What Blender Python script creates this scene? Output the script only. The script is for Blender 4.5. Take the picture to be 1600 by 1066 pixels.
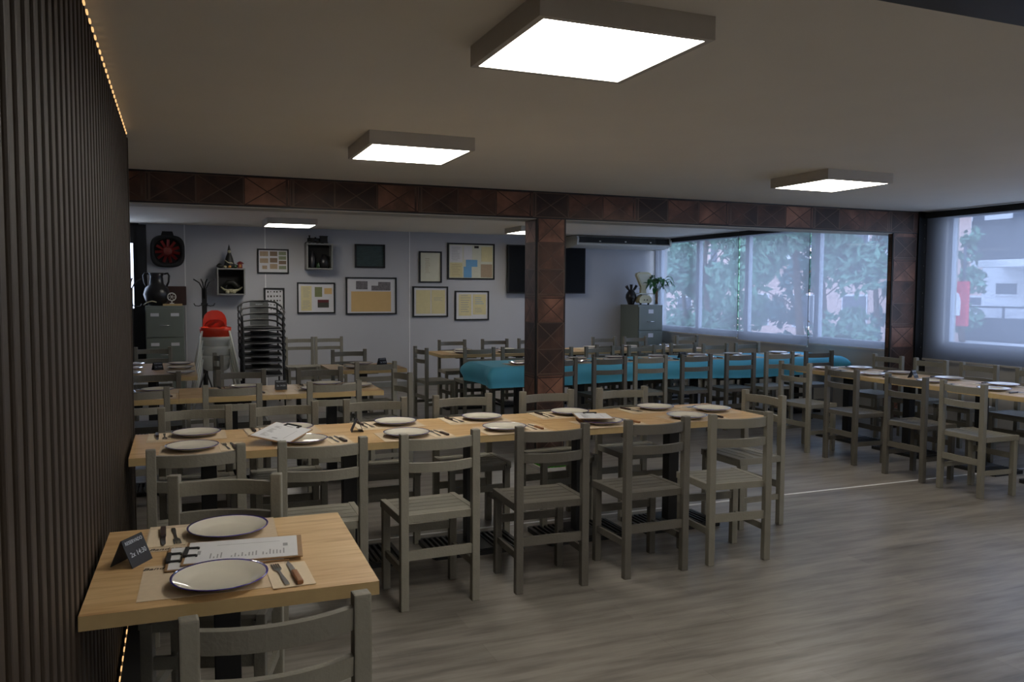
import bpy, bmesh, math, random
from mathutils import Vector, Matrix
random.seed(7)
PI = math.pi
for o in list(bpy.data.objects): bpy.data.objects.remove(o)
SC = bpy.context.scene
C = SC.collection

# ------------------------------------------------------------------ camera
F_PX, YAW, PITCH, ROLL, EYE = 1289.0, math.radians(22.09), math.radians(-3.55), math.radians(-.307), 1.6
def cam_vec(x, y, z):
    c, s = math.cos(ROLL), math.sin(ROLL); x, z = c*x+s*z, -s*x+c*z
    c, s = math.cos(PITCH), math.sin(PITCH); y, z = c*y-s*z, s*y+c*z
    c, s = math.cos(YAW), math.sin(YAW); x, y = c*x+s*y, -s*x+c*y
    return Vector((x, y, z))
cd = bpy.data.cameras.new('camera'); cam = bpy.data.objects.new('camera', cd); C.objects.link(cam)
cd.sensor_width = 36; cd.lens = F_PX/1600*36; cd.clip_start = .05; cd.clip_end = 200
R_, U_, B_ = cam_vec(1, 0, 0), cam_vec(0, 0, 1), -cam_vec(0, 1, 0)
cam.matrix_world = Matrix(((R_.x, U_.x, B_.x, 0), (R_.y, U_.y, B_.y, 0), (R_.z, U_.z, B_.z, EYE), (0, 0, 0, 1)))
SC.camera = cam
# ------------------------------------------------------------------ world, exposure
LAMP_L = 8.0
SKY = 3.8
W = bpy.data.worlds.new('sky'); SC.world = W; W.use_nodes = True
wn = W.node_tree; bg = wn.nodes['Background']
tc = wn.nodes.new('ShaderNodeTexCoord'); sx = wn.nodes.new('ShaderNodeSeparateXYZ'); cr = wn.nodes.new('ShaderNodeValToRGB')
wn.links.new(tc.outputs['Generated'], sx.inputs[0]); wn.links.new(sx.outputs['Z'], cr.inputs[0]); wn.links.new(cr.outputs[0], bg.inputs[0])
cr.color_ramp.elements[0].position = 0; cr.color_ramp.elements[0].color = (.66, .74, .92, 1)
cr.color_ramp.elements[1].position = .8; cr.color_ramp.elements[1].color = (.50, .62, .90, 1)
bg.inputs[1].default_value = SKY
vs = SC.view_settings; vs.view_transform = 'Standard'; vs.look = 'None'; vs.gamma = 1; vs.use_curve_mapping = False
vs.exposure = 1.0

# ------------------------------------------------------------------ materials
def srgb(r, g, b):
    f = lambda v: (v/255/12.92) if v/255 <= .04045 else ((v/255+.055)/1.055)**2.4
    return (f(r), f(g), f(b), 1)
MATS = {}
def mat(name, col, rough=.6, metal=0.0, noise=0.0, nscale=20, bump=0.0, bscale=60, stretch=(1, 1, 1), trans=0, coat=0, emit=None, estr=0, alpha=None, vary=0.0):
    if name in MATS: return MATS[name]
    m = bpy.data.materials.new(name); m.use_nodes = True
    nt = m.node_tree; N = nt.nodes; Lk = nt.links; b = N['Principled BSDF']
    b.inputs['Base Color'].default_value = col; b.inputs['Roughness'].default_value = rough; b.inputs['Metallic'].default_value = metal
    b.inputs['Transmission Weight'].default_value = trans; b.inputs['Coat Weight'].default_value = coat
    if emit: b.inputs['Emission Color'].default_value = emit; b.inputs['Emission Strength'].default_value = estr
    tcn = N.new('ShaderNodeTexCoord'); mp = N.new('ShaderNodeMapping'); mp.inputs['Scale'].default_value = stretch
    Lk.new(tcn.outputs['Object'], mp.inputs[0])
    nz = N.new('ShaderNodeTexNoise'); nz.inputs['Scale'].default_value = nscale; nz.inputs['Detail'].default_value = 4
    Lk.new(mp.outputs[0], nz.inputs[0])
    mx = N.new('ShaderNodeMix'); mx.data_type = 'RGBA'
    k = max(noise, .04)
    mx.inputs[6].default_value = tuple(c*(1-k) for c in col[:3])+(1,); mx.inputs[7].default_value = tuple(min(1, c*(1+k)) for c in col[:3])+(1,)
    Lk.new(nz.outputs[0], mx.inputs[0])
    out = mx.outputs[2]
    if vary:
        oi = N.new('ShaderNodeObjectInfo'); hs = N.new('ShaderNodeHueSaturation'); mr = N.new('ShaderNodeMapRange')
        mr.inputs[3].default_value = 1-vary; mr.inputs[4].default_value = 1+vary
        Lk.new(oi.outputs['Random'], mr.inputs[0]); Lk.new(mr.outputs[0], hs.inputs['Value']); Lk.new(out, hs.inputs['Color']); out = hs.outputs[0]
    Lk.new(out, b.inputs['Base Color'])
    if bump:
        n2 = N.new('ShaderNodeTexNoise'); n2.inputs['Scale'].default_value = bscale; Lk.new(mp.outputs[0], n2.inputs[0])
        bp = N.new('ShaderNodeBump'); bp.inputs['Strength'].default_value = bump; bp.inputs['Distance'].default_value = .01
        Lk.new(n2.outputs[0], bp.inputs['Height']); Lk.new(bp.outputs[0], b.inputs['Normal'])
    MATS[name] = m; return m

M_wall = mat('painted_wall', srgb(178, 178, 182), .8, noise=.03, nscale=3)
M_wallr = mat('painted_sill_wall', srgb(176, 172, 165), .8, noise=.04, nscale=3)
M_ceil = mat('ceiling_paint', srgb(234, 228, 216), .85, noise=.02, nscale=2)
M_seam = mat('white_joint', srgb(222, 222, 222), .6)
M_black = mat('black_metal', srgb(16, 16, 17), .45, noise=.1)
M_blackm = mat('black_matte', srgb(22, 22, 24), .7, noise=.1)
M_tv = mat('screen_black', srgb(8, 9, 12), .6)
M_tv.node_tree.nodes['Principled BSDF'].inputs['Specular IOR Level'].default_value = .15
M_chair = mat('grey_stained_wood', srgb(128, 124, 112), .55, noise=.16, nscale=9, stretch=(1, 1, 1), bump=.15, bscale=90, vary=.14)
M_pine = mat('pine_edge', srgb(190, 164, 116), .5, noise=.1, nscale=30)
M_kraft = mat('kraft_paper', srgb(206, 186, 158), .85, noise=.08, nscale=60, vary=.05)
M_napkin = mat('kraft_napkin', srgb(222, 204, 176), .85, noise=.06, nscale=60)
M_paper = mat('white_paper', srgb(212, 212, 214), .8, noise=.02)
M_ink = mat('grey_ink', srgb(150, 150, 152), .8)
M_inkd = mat('dark_ink', srgb(52, 46, 40), .8)
M_plate = mat('glazed_plate', srgb(226, 220, 204), .12, coat=.6)
M_rim = mat('blue_rim', srgb(52, 40, 140), .15, coat=.6)
M_steel = mat('steel', srgb(190, 190, 192), .22, metal=1)
M_knifew = mat('wood_handle', srgb(146, 96, 54), .45, noise=.25, nscale=80)
M_knifed = mat('dark_handle', srgb(52, 34, 30), .4, noise=.2, nscale=80)
M_slate = mat('chalk_board', srgb(34, 36, 42), .65, noise=.2, nscale=40)
M_chalk = mat('chalk', srgb(178, 184, 192), .9)
M_clipw = mat('clipboard_wood', srgb(150, 116, 78), .55, noise=.15, nscale=30)
M_teal = mat('turquoise_cloth', srgb(96, 192, 222), .75, noise=.06, nscale=5, bump=.1, bscale=200)
M_cab = mat('grey_green_enamel', srgb(112, 120, 114), .45, noise=.05, nscale=4)
M_cabside = mat('grey_green_enamel_side', srgb(112, 120, 114), .45, noise=.05, nscale=4)
M_label = mat('label_card', srgb(214, 214, 220), .6)
M_chrome = mat('chrome', srgb(210, 210, 214), .15, metal=1)
M_red = mat('red_plastic', srgb(232, 62, 34), .3, coat=.3)
M_whitep = mat('white_plastic', srgb(214, 214, 204), .35)
M_cream = mat('cream_enamel', srgb(196, 188, 150), .35, noise=.05)
M_pot = mat('black_clay', srgb(26, 24, 26), .35, noise=.2)
M_leather = mat('brown_leather', srgb(58, 36, 30), .5, noise=.2)
M_greyw = mat('grey_shelf_wood', srgb(132, 132, 128), .6, noise=.1, nscale=12)
M_leaf = mat('leaf_green', srgb(46, 96, 48), .4, noise=.2, nscale=12)
M_grass = mat('artificial_grass', srgb(70, 150, 40), .7, noise=.3, nscale=60)
M_alu = mat('white_aluminium', srgb(176, 184, 196), .4)
M_acw = mat('ac_white', srgb(206, 206, 200), .4)
M_lampbody = mat('lamp_body_grey', srgb(196, 190, 180), .6)
M_walnut = mat('dark_walnut', srgb(54, 43, 32), .55, noise=.3, nscale=6, stretch=(6, 6, .5), bump=.1)
M_backing = mat('black_felt', srgb(10, 8, 7), .95)
M_gold = mat('warm_ornament', srgb(196, 140, 60), .4)
M_redor = mat('red_ornament', srgb(126, 32, 30), .4)
M_bottleg = mat('green_glass', srgb(40, 66, 34), .15, coat=.5)
M_dk = mat('dark_figure', srgb(34, 34, 30), .5, noise=.4, nscale=60)
M_stone = mat('pale_stone', srgb(176, 170, 140), .6)

def node_mat(name):
    m = bpy.data.materials.new(name); m.use_nodes = True; return m, m.node_tree.nodes, m.node_tree.links
def math_node(N, L, op, a, b=None, c=None):
    n = N.new('ShaderNodeMath'); n.operation = op
    for i, v in enumerate((a, b, c)):
        if v is None: continue
        if isinstance(v, (int, float)): n.inputs[i].default_value = v
        else: L.new(v, n.inputs[i])
    return n.outputs[0]
def ramp(N, L, src, stops):
    r = N.new('ShaderNodeValToRGB'); L.new(src, r.inputs[0]); e = r.color_ramp.elements
    e[0].position, e[0].color = stops[0]; e[1].position, e[1].color = stops[-1]
    for p, c in stops[1:-1]:
        q = e.new(p); q.color = c
    return r.outputs[0]

# floor: grey brown laminate planks running along X
def floor_mat():
    m, N, L = node_mat('laminate_planks'); b = N['Principled BSDF']
    tcn = N.new('ShaderNodeTexCoord')
    br = N.new('ShaderNodeTexBrick'); L.new(tcn.outputs['Object'], br.inputs[0])
    br.inputs['Scale'].default_value = 1; br.inputs['Brick Width'].default_value = 1.25; br.inputs['Row Height'].default_value = .19
    br.inputs['Mortar Size'].default_value = .0015; br.inputs['Mortar Smooth'].default_value = .1; br.offset = .37
    br.inputs['Color1'].default_value = srgb(96, 91, 85); br.inputs['Color2'].default_value = srgb(136, 130, 122); br.inputs['Mortar'].default_value = srgb(80, 74, 68)
    mp = N.new('ShaderNodeMapping'); mp.inputs['Scale'].default_value = (1.1, 9, 1); L.new(tcn.outputs['Object'], mp.inputs[0])
    nz = N.new('ShaderNodeTexNoise'); nz.inputs['Scale'].default_value = 1.6; nz.inputs['Detail'].default_value = 6; nz.inputs['Roughness'].default_value = .6; L.new(mp.outputs[0], nz.inputs[0])
    g = ramp(N, L, nz.outputs[0], [(.28, srgb(72, 66, 60)), (.44, srgb(114, 108, 101)), (.62, srgb(146, 140, 131)), (.8, srgb(112, 106, 98))])
    mx = N.new('ShaderNodeMix'); mx.data_type = 'RGBA'; mx.inputs[0].default_value = .62; L.new(br.outputs[0], mx.inputs[6]); L.new(g, mx.inputs[7])
    L.new(mx.outputs[2], b.inputs['Base Color']); b.inputs['Roughness'].default_value = .34
    bp = N.new('ShaderNodeBump'); bp.inputs['Strength'].default_value = .12; bp.inputs['Distance'].default_value = .004; L.new(nz.outputs[0], bp.inputs['Height']); L.new(bp.outputs[0], b.inputs['Normal'])
    return m
M_floor = floor_mat()
# oak table tops
def oak_mat():
    m, N, L = node_mat('oak_top'); b = N['Principled BSDF']
    tcn = N.new('ShaderNodeTexCoord'); oi = N.new('ShaderNodeObjectInfo')
    add = N.new('ShaderNodeVectorMath'); add.operation = 'ADD'; sc = N.new('ShaderNodeVectorMath'); sc.operation = 'SCALE'
    L.new(oi.outputs['Location'], sc.inputs[0]); sc.inputs['Scale'].default_value = 3.1
    L.new(tcn.outputs['Object'], add.inputs[0]); L.new(sc.outputs[0], add.inputs[1])
    br = N.new('ShaderNodeTexBrick'); L.new(add.outputs[0], br.inputs[0]); br.inputs['Scale'].default_value = 1
    br.inputs['Brick Width'].default_value = .62; br.inputs['Row Height'].default_value = .115; br.inputs['Mortar Size'].default_value = .0006
    br.inputs['Color1'].default_value = srgb(184, 144, 94); br.inputs['Color2'].default_value = srgb(212, 180, 132); br.inputs['Mortar'].default_value = srgb(150, 118, 80)
    mp = N.new('ShaderNodeMapping'); mp.inputs['Scale'].default_value = (2, 22, 4); L.new(add.outputs[0], mp.inputs[0])
    nz = N.new('ShaderNodeTexNoise'); nz.inputs['Scale'].default_value = 2.2; nz.inputs['Detail'].default_value = 5; nz.inputs['Distortion'].default_value = .6; L.new(mp.outputs[0], nz.inputs[0])
    g = ramp(N, L, nz.outputs[0], [(.30, srgb(160, 118, 74)), (.5, srgb(202, 166, 116)), (.75, srgb(220, 190, 144))])
    mx = N.new('ShaderNodeMix'); mx.data_type = 'RGBA'; mx.inputs[0].default_value = .5; L.new(br.outputs[0], mx.inputs[6]); L.new(g, mx.inputs[7])
    L.new(mx.outputs[2], b.inputs['Base Color']); b.inputs['Roughness'].default_value = .45
    return m
M_oak = oak_mat()
# embossed copper sheet: UV in tile units
def copper_mat():
    m, N, L = node_mat('embossed_copper_sheet'); b = N['Principled BSDF']
    uv = N.new('ShaderNodeUVMap'); uv.uv_map = 'UVMap'; s = N.new('ShaderNodeSeparateXYZ'); L.new(uv.outputs[0], s.inputs[0])
    u, v = s.outputs[0], s.outputs[1]
    fu = math_node(N, L, 'FRACT', u); fv = math_node(N, L, 'FRACT', v)
    d1 = math_node(N, L, 'ABSOLUTE', math_node(N, L, 'SUBTRACT', fu, fv))
    d2 = math_node(N, L, 'ABSOLUTE', math_node(N, L, 'SUBTRACT', math_node(N, L, 'ADD', fu, fv), 1))
    dd = math_node(N, L, 'MINIMUM', d1, d2)
    bu = math_node(N, L, 'MINIMUM', fu, math_node(N, L, 'SUBTRACT', 1, fu))
    t3 = math_node(N, L, 'FRACT', math_node(N, L, 'DIVIDE', math_node(N, L, 'FLOOR', u), 3.0))   # 0, .33, .67
    diag = math_node(N, L, 'LESS_THAN', dd, .02)
    l1 = math_node(N, L, 'LESS_THAN', bu, .018)
    # double crease beside every third seam
    fu3 = math_node(N, L, 'FRACT', math_node(N, L, 'DIVIDE', u, 3.0)); b3 = math_node(N, L, 'MINIMUM', fu3, math_node(N, L, 'SUBTRACT', 1, fu3))
    l2 = math_node(N, L, 'LESS_THAN', math_node(N, L, 'ABSOLUTE', math_node(N, L, 'SUBTRACT', b3, .024)), .008)
    edge = math_node(N, L, 'LESS_THAN', math_node(N, L, 'MINIMUM', fv, math_node(N, L, 'SUBTRACT', 1, fv)), .035)
    line = math_node(N, L, 'MAXIMUM', math_node(N, L, 'MAXIMUM', diag, l1), math_node(N, L, 'MAXIMUM', l2, edge))
    tcn = N.new('ShaderNodeTexCoord'); nz = N.new('ShaderNodeTexNoise'); nz.inputs['Scale'].default_value = 5; nz.inputs['Detail'].default_value = 6; L.new(tcn.outputs['Object'], nz.inputs[0])
    cell = N.new('ShaderNodeTexWhiteNoise'); cell.noise_dimensions = '1D'; L.new(math_node(N, L, 'FLOOR', u), cell.inputs['W'])
    up = math_node(N, L, 'GREATER_THAN', fu, fv)
    k = math_node(N, L, 'ADD', math_node(N, L, 'MULTIPLY', t3, .55), math_node(N, L, 'MULTIPLY', cell.outputs[0], .25))
    k = math_node(N, L, 'ADD', k, math_node(N, L, 'MULTIPLY', math_node(N, L, 'SUBTRACT', nz.outputs[0], .5), .9))
    k = math_node(N, L, 'ADD', k, math_node(N, L, 'MULTIPLY', up, -.08))
    base = ramp(N, L, k, [(.05, srgb(56, 42, 36)), (.35, srgb(92, 64, 52)), (.7, srgb(152, 106, 84))])
    mx = N.new('ShaderNodeMix'); mx.data_type = 'RGBA'; L.new(math_node(N, L, 'MULTIPLY', line, .85), mx.inputs[0]); L.new(base, mx.inputs[6])
    lc = ramp(N, L, k, [(.25, srgb(100, 80, 68)), (.45, srgb(44, 28, 24))]); L.new(lc, mx.inputs[7])
    L.new(mx.outputs[2], b.inputs['Base Color']); b.inputs['Metallic'].default_value = .35; b.inputs['Roughness'].default_value = .42
    bp = N.new('ShaderNodeBump'); bp.inputs['Strength'].default_value = .8; bp.inputs['Distance'].default_value = .01; bp.invert = True
    L.new(line, bp.inputs['Height']); L.new(bp.outputs[0], b.inputs['Normal'])
    return m
M_copper = copper_mat()
# roller blind screen fabric: partly see-through, partly scattering
def blind_mat():
    m, N, L = node_mat('screen_fabric'); N.remove(N['Principled BSDF']); out = N['Material Output']
    tr = N.new('ShaderNodeBsdfTransparent'); tr.inputs[0].default_value = (.84, .90, 1, 1)
    tl = N.new('ShaderNodeBsdfTranslucent'); tl.inputs[0].default_value = (.30, .32, .37, 1)
    df = N.new('ShaderNodeBsdfDiffuse'); df.inputs[0].default_value = srgb(120, 124, 136)
    a = N.new('ShaderNodeMixShader'); a.inputs[0].default_value = .5; L.new(tl.outputs[0], a.inputs[1]); L.new(df.outputs[0], a.inputs[2])
    c = N.new('ShaderNodeMixShader'); c.inputs[0].default_value = .72; L.new(tr.outputs[0], c.inputs[1]); L.new(a.outputs[0], c.inputs[2])
    L.new(c.outputs[0], out.inputs[0]); return m
M_blind = blind_mat()
def glass_mat():
    m, N, L = node_mat('window_glass'); N.remove(N['Principled BSDF']); out = N['Material Output']
    tr = N.new('ShaderNodeBsdfTransparent'); tr.inputs[0].default_value = (.93, .97, .97, 1)
    gl = N.new('ShaderNodeBsdfGlossy'); gl.inputs['Roughness'].default_value = .02
    fr = N.new('ShaderNodeLayerWeight'); fr.inputs[0].default_value = .12
    a = N.new('ShaderNodeMixShader'); L.new(fr.outputs['Facing'], a.inputs[0]); L.new(tr.outputs[0], a.inputs[1]); L.new(gl.outputs[0], a.inputs[2]); L.new(a.outputs[0], out.inputs[0]); return m
M_glass = glass_mat()
def emit_mat(name, col, s):
    m, N, L = node_mat(name); N.remove(N['Principled BSDF']); e = N.new('ShaderNodeEmission'); e.inputs[0].default_value = col; e.inputs[1].default_value = s
    L.new(e.outputs[0], N['Material Output'].inputs[0]); return m
M_diff = emit_mat('led_panel_light', (1, .945, .85, 1), LAMP_L)
M_led = emit_mat('led_dot_light', (1, .58, .24, 1), .55)

# ------------------------------------------------------------------ mesh helpers
class MB:
    def __init__(s): s.bm = bmesh.new(); s.mats = []
    def mi(s, m):
        if m is None: return 0
        if m not in s.mats: s.mats.append(m)
        return s.mats.index(m)
    def box(s, x0, x1, y0, y1, z0, z1, m=None, bev=0, M=None):
        vs = [s.bm.verts.new(v) for v in ((x0, y0, z0), (x1, y0, z0), (x1, y1, z0), (x0, y1, z0), (x0, y0, z1), (x1, y0, z1), (x1, y1, z1), (x0, y1, z1))]
        fs = [s.bm.faces.new([vs[i] for i in f]) for f in ((0, 3, 2, 1), (4, 5, 6, 7), (0, 1, 5, 4), (1, 2, 6, 5), (2, 3, 7, 6), (3, 0, 4, 7))]
        k = s.mi(m)
        for f in fs: f.material_index = k
        if bev:
            es = list({e for f in fs for e in f.edges})
            r = bmesh.ops.bevel(s.bm, geom=es, offset=bev, segments=2, affect='EDGES', profile=.6)
            for f in r['faces']: f.material_index = k
            vs = list({v for f in r['faces'] for v in f.verts}|{v for v in vs if v.is_valid})
        if M is not None: bmesh.ops.transform(s.bm, matrix=M, verts=vs)
        return s
    def bar(s, p, q, w, h, m=None, up=(0, 0, 1)):
        p, q = Vector(p), Vector(q); d = (q-p); l = d.length; d.normalize(); up = Vector(up)
        x = d.cross(up).normalized(); z = x.cross(d)
        M = Matrix(((x.x, d.x, z.x, p.x), (x.y, d.y, z.y, p.y), (x.z, d.z, z.z, p.z), (0, 0, 0, 1)))
        return s.box(-w/2, w/2, 0, l, -h/2, h/2, m, M=M)
    def sweep(s, pts, prof, m=None, up=(0, 0, 1), closed=True, smooth=False):
        # prof: list of (side, up) ; pts: path
        rings = []; n = len(pts); pts = [Vector(p) for p in pts]; up0 = Vector(up)
        for i, p in enumerate(pts):
            d = (pts[min(i+1, n-1)]-pts[max(i-1, 0)]).normalized(); x = d.cross(up0)
            if x.length < 1e-4: x = d.cross(Vector((0, 1, .01)))
            x.normalize(); z = x.cross(d)
            rings.append([s.bm.verts.new(p+x*a+z*b) for a, b in prof])
        k = s.mi(m); P = len(prof)
        for i in range(n-1):
            for j in range(P):
                f = s.bm.faces.new((rings[i][j], rings[i][(j+1) % P], rings[i+1][(j+1) % P], rings[i+1][j])); f.material_index = k; f.smooth = smooth
        for r in (rings[0][::-1], rings[-1]):
            f = s.bm.faces.new(r); f.material_index = k
        return s
    def tube(s, pts, r, m=None, seg=8):
        rr = r if callable(r) else (lambda t: r)
        pts = [Vector(p) for p in pts]; n = len(pts); k = s.mi(m); rings = []
        prev = None
        for i, p in enumerate(pts):
            d = (pts[min(i+1, n-1)]-pts[max(i-1, 0)]).normalized()
            ref = Vector((0, 0, 1)) if abs(d.z) < .95 else Vector((1, 0, 0))
            x = d.cross(ref).normalized()
            if prev is not None:
                x = (prev-d*prev.dot(d)).normalized()
            prev = x; y = d.cross(x); q = rr(i/(n-1))
            rings.append([s.bm.verts.new(p+x*math.cos(2*PI*j/seg)*q+y*math.sin(2*PI*j/seg)*q) for j in range(seg)])
        for i in range(n-1):
            for j in range(seg):
                f = s.bm.faces.new((rings[i][j], rings[i][(j+1) % seg], rings[i+1][(j+1) % seg], rings[i+1][j])); f.material_index = k; f.smooth = True
        for r_ in (rings[0][::-1], rings[-1]):
            f = s.bm.faces.new(r_); f.material_index = k
        return s
    def lathe(s, prof, seg=32, m=None, c=(0, 0, 0), sy=1, matf=None):
        rings = []; k = s.mi(m)
        for r, z in prof:
            if r < 1e-5: rings.append([s.bm.verts.new((c[0], c[1], c[2]+z))])
            else: rings.append([s.bm.verts.new((c[0]+r*math.cos(2*PI*j/seg), c[1]+sy*r*math.sin(2*PI*j/seg), c[2]+z)) for j in range(seg)])
        for i in range(len(rings)-1):
            a, b = rings[i], rings[i+1]
            for j in range(seg):
                va = [a[j % len(a)]] if len(a) == 1 else [a[j], a[(j+1) % seg]]
                vb = [b[0]] if len(b) == 1 else [b[(j+1) % seg], b[j]]
                if len(va)+len(vb) < 3: continue
                f = s.bm.faces.new(va+vb); f.smooth = True; f.material_index = k if matf is None else s.mi(matf(i))
        return s
    def prism(s, poly, ax, a0, a1, m=None):
        def P(u, v, w): return {'x': (w, u, v), 'y': (u, w, v), 'z': (u, v, w)}[ax]
        A = [s.bm.verts.new(P(u, v, a0)) for u, v in poly]; B = [s.bm.verts.new(P(u, v, a1)) for u, v in poly]; k = s.mi(m); n = len(poly)
        for f in [A[::-1], B]+[[A[i], A[(i+1) % n], B[(i+1) % n], B[i]] for i in range(n)]:
            q = s.bm.faces.new(f); q.material_index = k
        return s
    def quad(s, pts, uvs=None, m=None):
        f = s.bm.faces.new([s.bm.verts.new(p) for p in pts]); f.material_index = s.mi(m)
        if uvs:
            l = s.bm.loops.layers.uv.get('UVMap') or s.bm.loops.layers.uv.new('UVMap')
            for lp, uv in zip(f.loops, uvs): lp[l].uv = uv
        return s
    def blob(s, c, r, m=None, sub=2, sc=(1, 1, 1), jit=0):
        M = Matrix.Translation(c) @ Matrix.Diagonal((r*sc[0], r*sc[1], r*sc[2], 1))
        q = bmesh.ops.create_icosphere(s.bm, subdivisions=sub, radius=1, matrix=M); k = s.mi(m)
        for v in q['verts']:
            if jit: v.co += Vector((random.uniform(-1, 1), random.uniform(-1, 1), random.uniform(-1, 1)))*jit
            for f in v.link_faces: f.material_index = k; f.smooth = True
        return s
    def mesh(s, name, mat=None):
        bmesh.ops.recalc_face_normals(s.bm, faces=s.bm.faces[:])
        me = bpy.data.meshes.new(name); s.bm.to_mesh(me); s.bm.free()
        if mat is not None and not s.mats: me.materials.append(mat)
        for m in s.mats: me.materials.append(m)
        return me
    def build(s, name, mat=None, parent=None, **k):
        return link(name, s.mesh(name, mat), parent, **k)
def link(name, me, parent=None, loc=None, rot=None, **props):
    o = bpy.data.objects.new(name, me); C.objects.link(o)
    if parent is not None: o.parent = parent
    if loc: o.location = loc
    if rot: o.rotation_euler = rot
    for k, v in props.items(): o[k] = v
    return o
def thing(name, label, cat, loc=(0, 0, 0), rz=0, group=None, rot=None):
    o = bpy.data.objects.new(name, None); C.objects.link(o); o.location = loc; o.rotation_euler = rot or (0, 0, rz); o.empty_display_size = .1
    o['label'] = label; o['category'] = cat
    if group: o['group'] = group
    return o
def tag(o, label, cat, group=None):
    o['label'] = label; o['category'] = cat
    if group: o['group'] = group
    return o
def struct(o): o['kind'] = 'structure'; return o
def copy_tree(o, parent=None):
    c = o.copy(); C.objects.link(c)
    if parent is not None: c.parent = parent
    for ch in list(o.children): copy_tree(ch, c)
    return c
USED = set()
def place(proto, loc, rz, label, cat, group=None, scale=None):
    if proto.name in USED: o = copy_tree(proto)
    else: USED.add(proto.name); o = proto
    o.location = loc; o.rotation_euler = (0, 0, rz)
    if scale: o.scale = scale
    o['label'] = label; o['category'] = cat
    if group: o['group'] = group
    return o
def text_mesh(txt, size, shear=0, extrude=.0002, bold=0):
    cu = bpy.data.curves.new('t', 'FONT'); cu.body = txt; cu.size = size; cu.shear = shear; cu.extrude = extrude; cu.offset = bold; cu.align_x = 'CENTER'; cu.align_y = 'CENTER'; cu.resolution_u = 2
    o = bpy.data.objects.new('t', cu); C.objects.link(o); dg = bpy.context.evaluated_depsgraph_get(); dg.update()
    me = bpy.data.meshes.new_from_object(o.evaluated_get(dg)); bpy.data.objects.remove(o); bpy.data.curves.remove(cu); me.materials.clear(); return me
ORD = ['first', 'second', 'third', 'fourth', 'fifth', 'sixth', 'seventh', 'eighth', 'ninth', 'tenth']

# ------------------------------------------------------------------ room shell
HC, YB, XW, YK = 2.54, 7.25, 8.25, 13.25
XL = -2.2
struct(MB().box(XL, XW+.2, -3.2, YK+.2, -.12, 0).build('floor', M_floor))
struct(MB().box(XL, XW+.25, -3.2, YK+.2, HC, HC+.12).build('ceiling', M_ceil))
struct(MB().box(-.55, XW+.25, YK, YK+.15, 0, HC).build('wall_back', M_wall))
struct(MB().box(XL, -1.35, YK, YK+.15, 0, HC).build('wall_back', M_wall))
struct(MB().box(-.16, XW, -3.2, -3.1, 0, HC).build('wall_front', M_wall))
struct(MB().box(XL-.12, XL, 5.4, YK+.15, 0, HC).build('wall_left', M_wall))
struct(MB().box(-.40, -.32, -3.1, 5.5, 0, HC).build('wall_left', M_backing))
struct(MB().box(XL, -.32, 5.38, 5.46, 0, HC).build('wall_left', M_wall))
# joint strips on the back wall and across the floor
for x in (.12, 1.27, 3.55): struct(MB().box(x-.008, x+.008, YK-.006, YK, 0, HC).build('trim_1', M_seam))
struct(MB().box(-.2, XW, 5.12, 5.14, 0, .003).build('trim_2', M_seam))
struct(MB().box(-.26, XW-.05, YK-.02, YK, 0, .08).build('baseboard_back', M_greyw))
struct(MB().box(-.235, -.155, -3, 5.5, 0, .05).build('baseboard_left', M_black))
struct(MB().box(-.155, -.145, -3, 5.5, 0, .03).build('trim_3', M_greyw))
# slatted wall panel
b = MB(); b.box(-.32, -.30, -3, 5.5, .0, HC-.05, M_backing)
y = -3.0
while y < 5.4:
    b.box(-.30, -.258, y, y+.058, .0, HC-.05, M_walnut, bev=.006); y += .11
b.box(-.32, -.255, 5.45, 5.5, 0, HC-.05, M_walnut)
struct(b.build('wall_left', None))
# warm led strips above and below the slats
for nm, z, x, lab in (('led_strip', HC-.03, -.262, 'warm led strip running along the ceiling above the dark slatted wall'), ('led_strip', .012, -.246, 'warm led strip glowing along the foot of the dark slatted wall')):
    t = thing(nm, lab, 'light strip', (x, 0, z), group='led strips of the slatted wall')
    MB().box(-.012, 0, -3, 5.5, -.004, .004).build('tape', M_blackm, t)
    dm = MB().box(0, .006, 0, .034, -.005, .005).mesh('led', M_led); yy = 0.2
    while yy < 5.45:
        link('led', dm, t, (0, yy, 0)); yy += .10
# beams and columns clad in copper sheet
def clad(x0, x1, y0, y1, z0, z1, axis, tile, off=0.0):
    b = MB(); b.box(x0, x1, y0, y1, z0, z1, M_black)
    e = .004; g = .012
    if axis == 'x':
        for yy, sg in ((y0-e, 1), (y1+e, -1)):
            b.quad([(x0, yy, z0+g), (x1, yy, z0+g), (x1, yy, z1-g), (x0, yy, z1-g)], [(x0/tile+off, 0), (x1/tile+off, 0), (x1/tile+off, 1), (x0/tile+off, 1)], M_copper)
    else:
        for (ax, ay, bx, by) in ((x0+g, y0-e, x1-g, y0-e), (x1+e, y0+g, x1+e, y1-g), (x1-g, y1+e, x0+g, y1+e), (x0-e, y1-g, x0-e, y0+g)):
            b.quad([(ax, ay, z0), (bx, by, z0), (bx, by, z1), (ax, ay, z1)], [(z0/tile+off, 0), (z0/tile+off, 1), (z1/tile+off, 1), (z1/tile+off, 0)], M_copper)
    return b
b = clad(XL, XW, YB, YB+.30, 2.28, HC, 'x', .374, .58)
b.box(XL, XW, YB+.01, YB+.29, 2.272, 2.28, M_lampbody)
struct(b.build('trim_4', None))
struct(clad(XL+1.9, XW, 1.34, 1.575, 2.31, HC, 'x', .374).build('trim_5', None))
struct(clad(3.19, 3.50, YB, YB+.28, 0, 2.28, 'z', .257, .0).build('trim_6', None))
b = clad(7.70, 8.08, YB, YB+.07, 0, 2.28, 'z', .257, 1.3)
b.box(8.08, 8.25, YB-.02, YB+.28, 0, HC, M_black)
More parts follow.
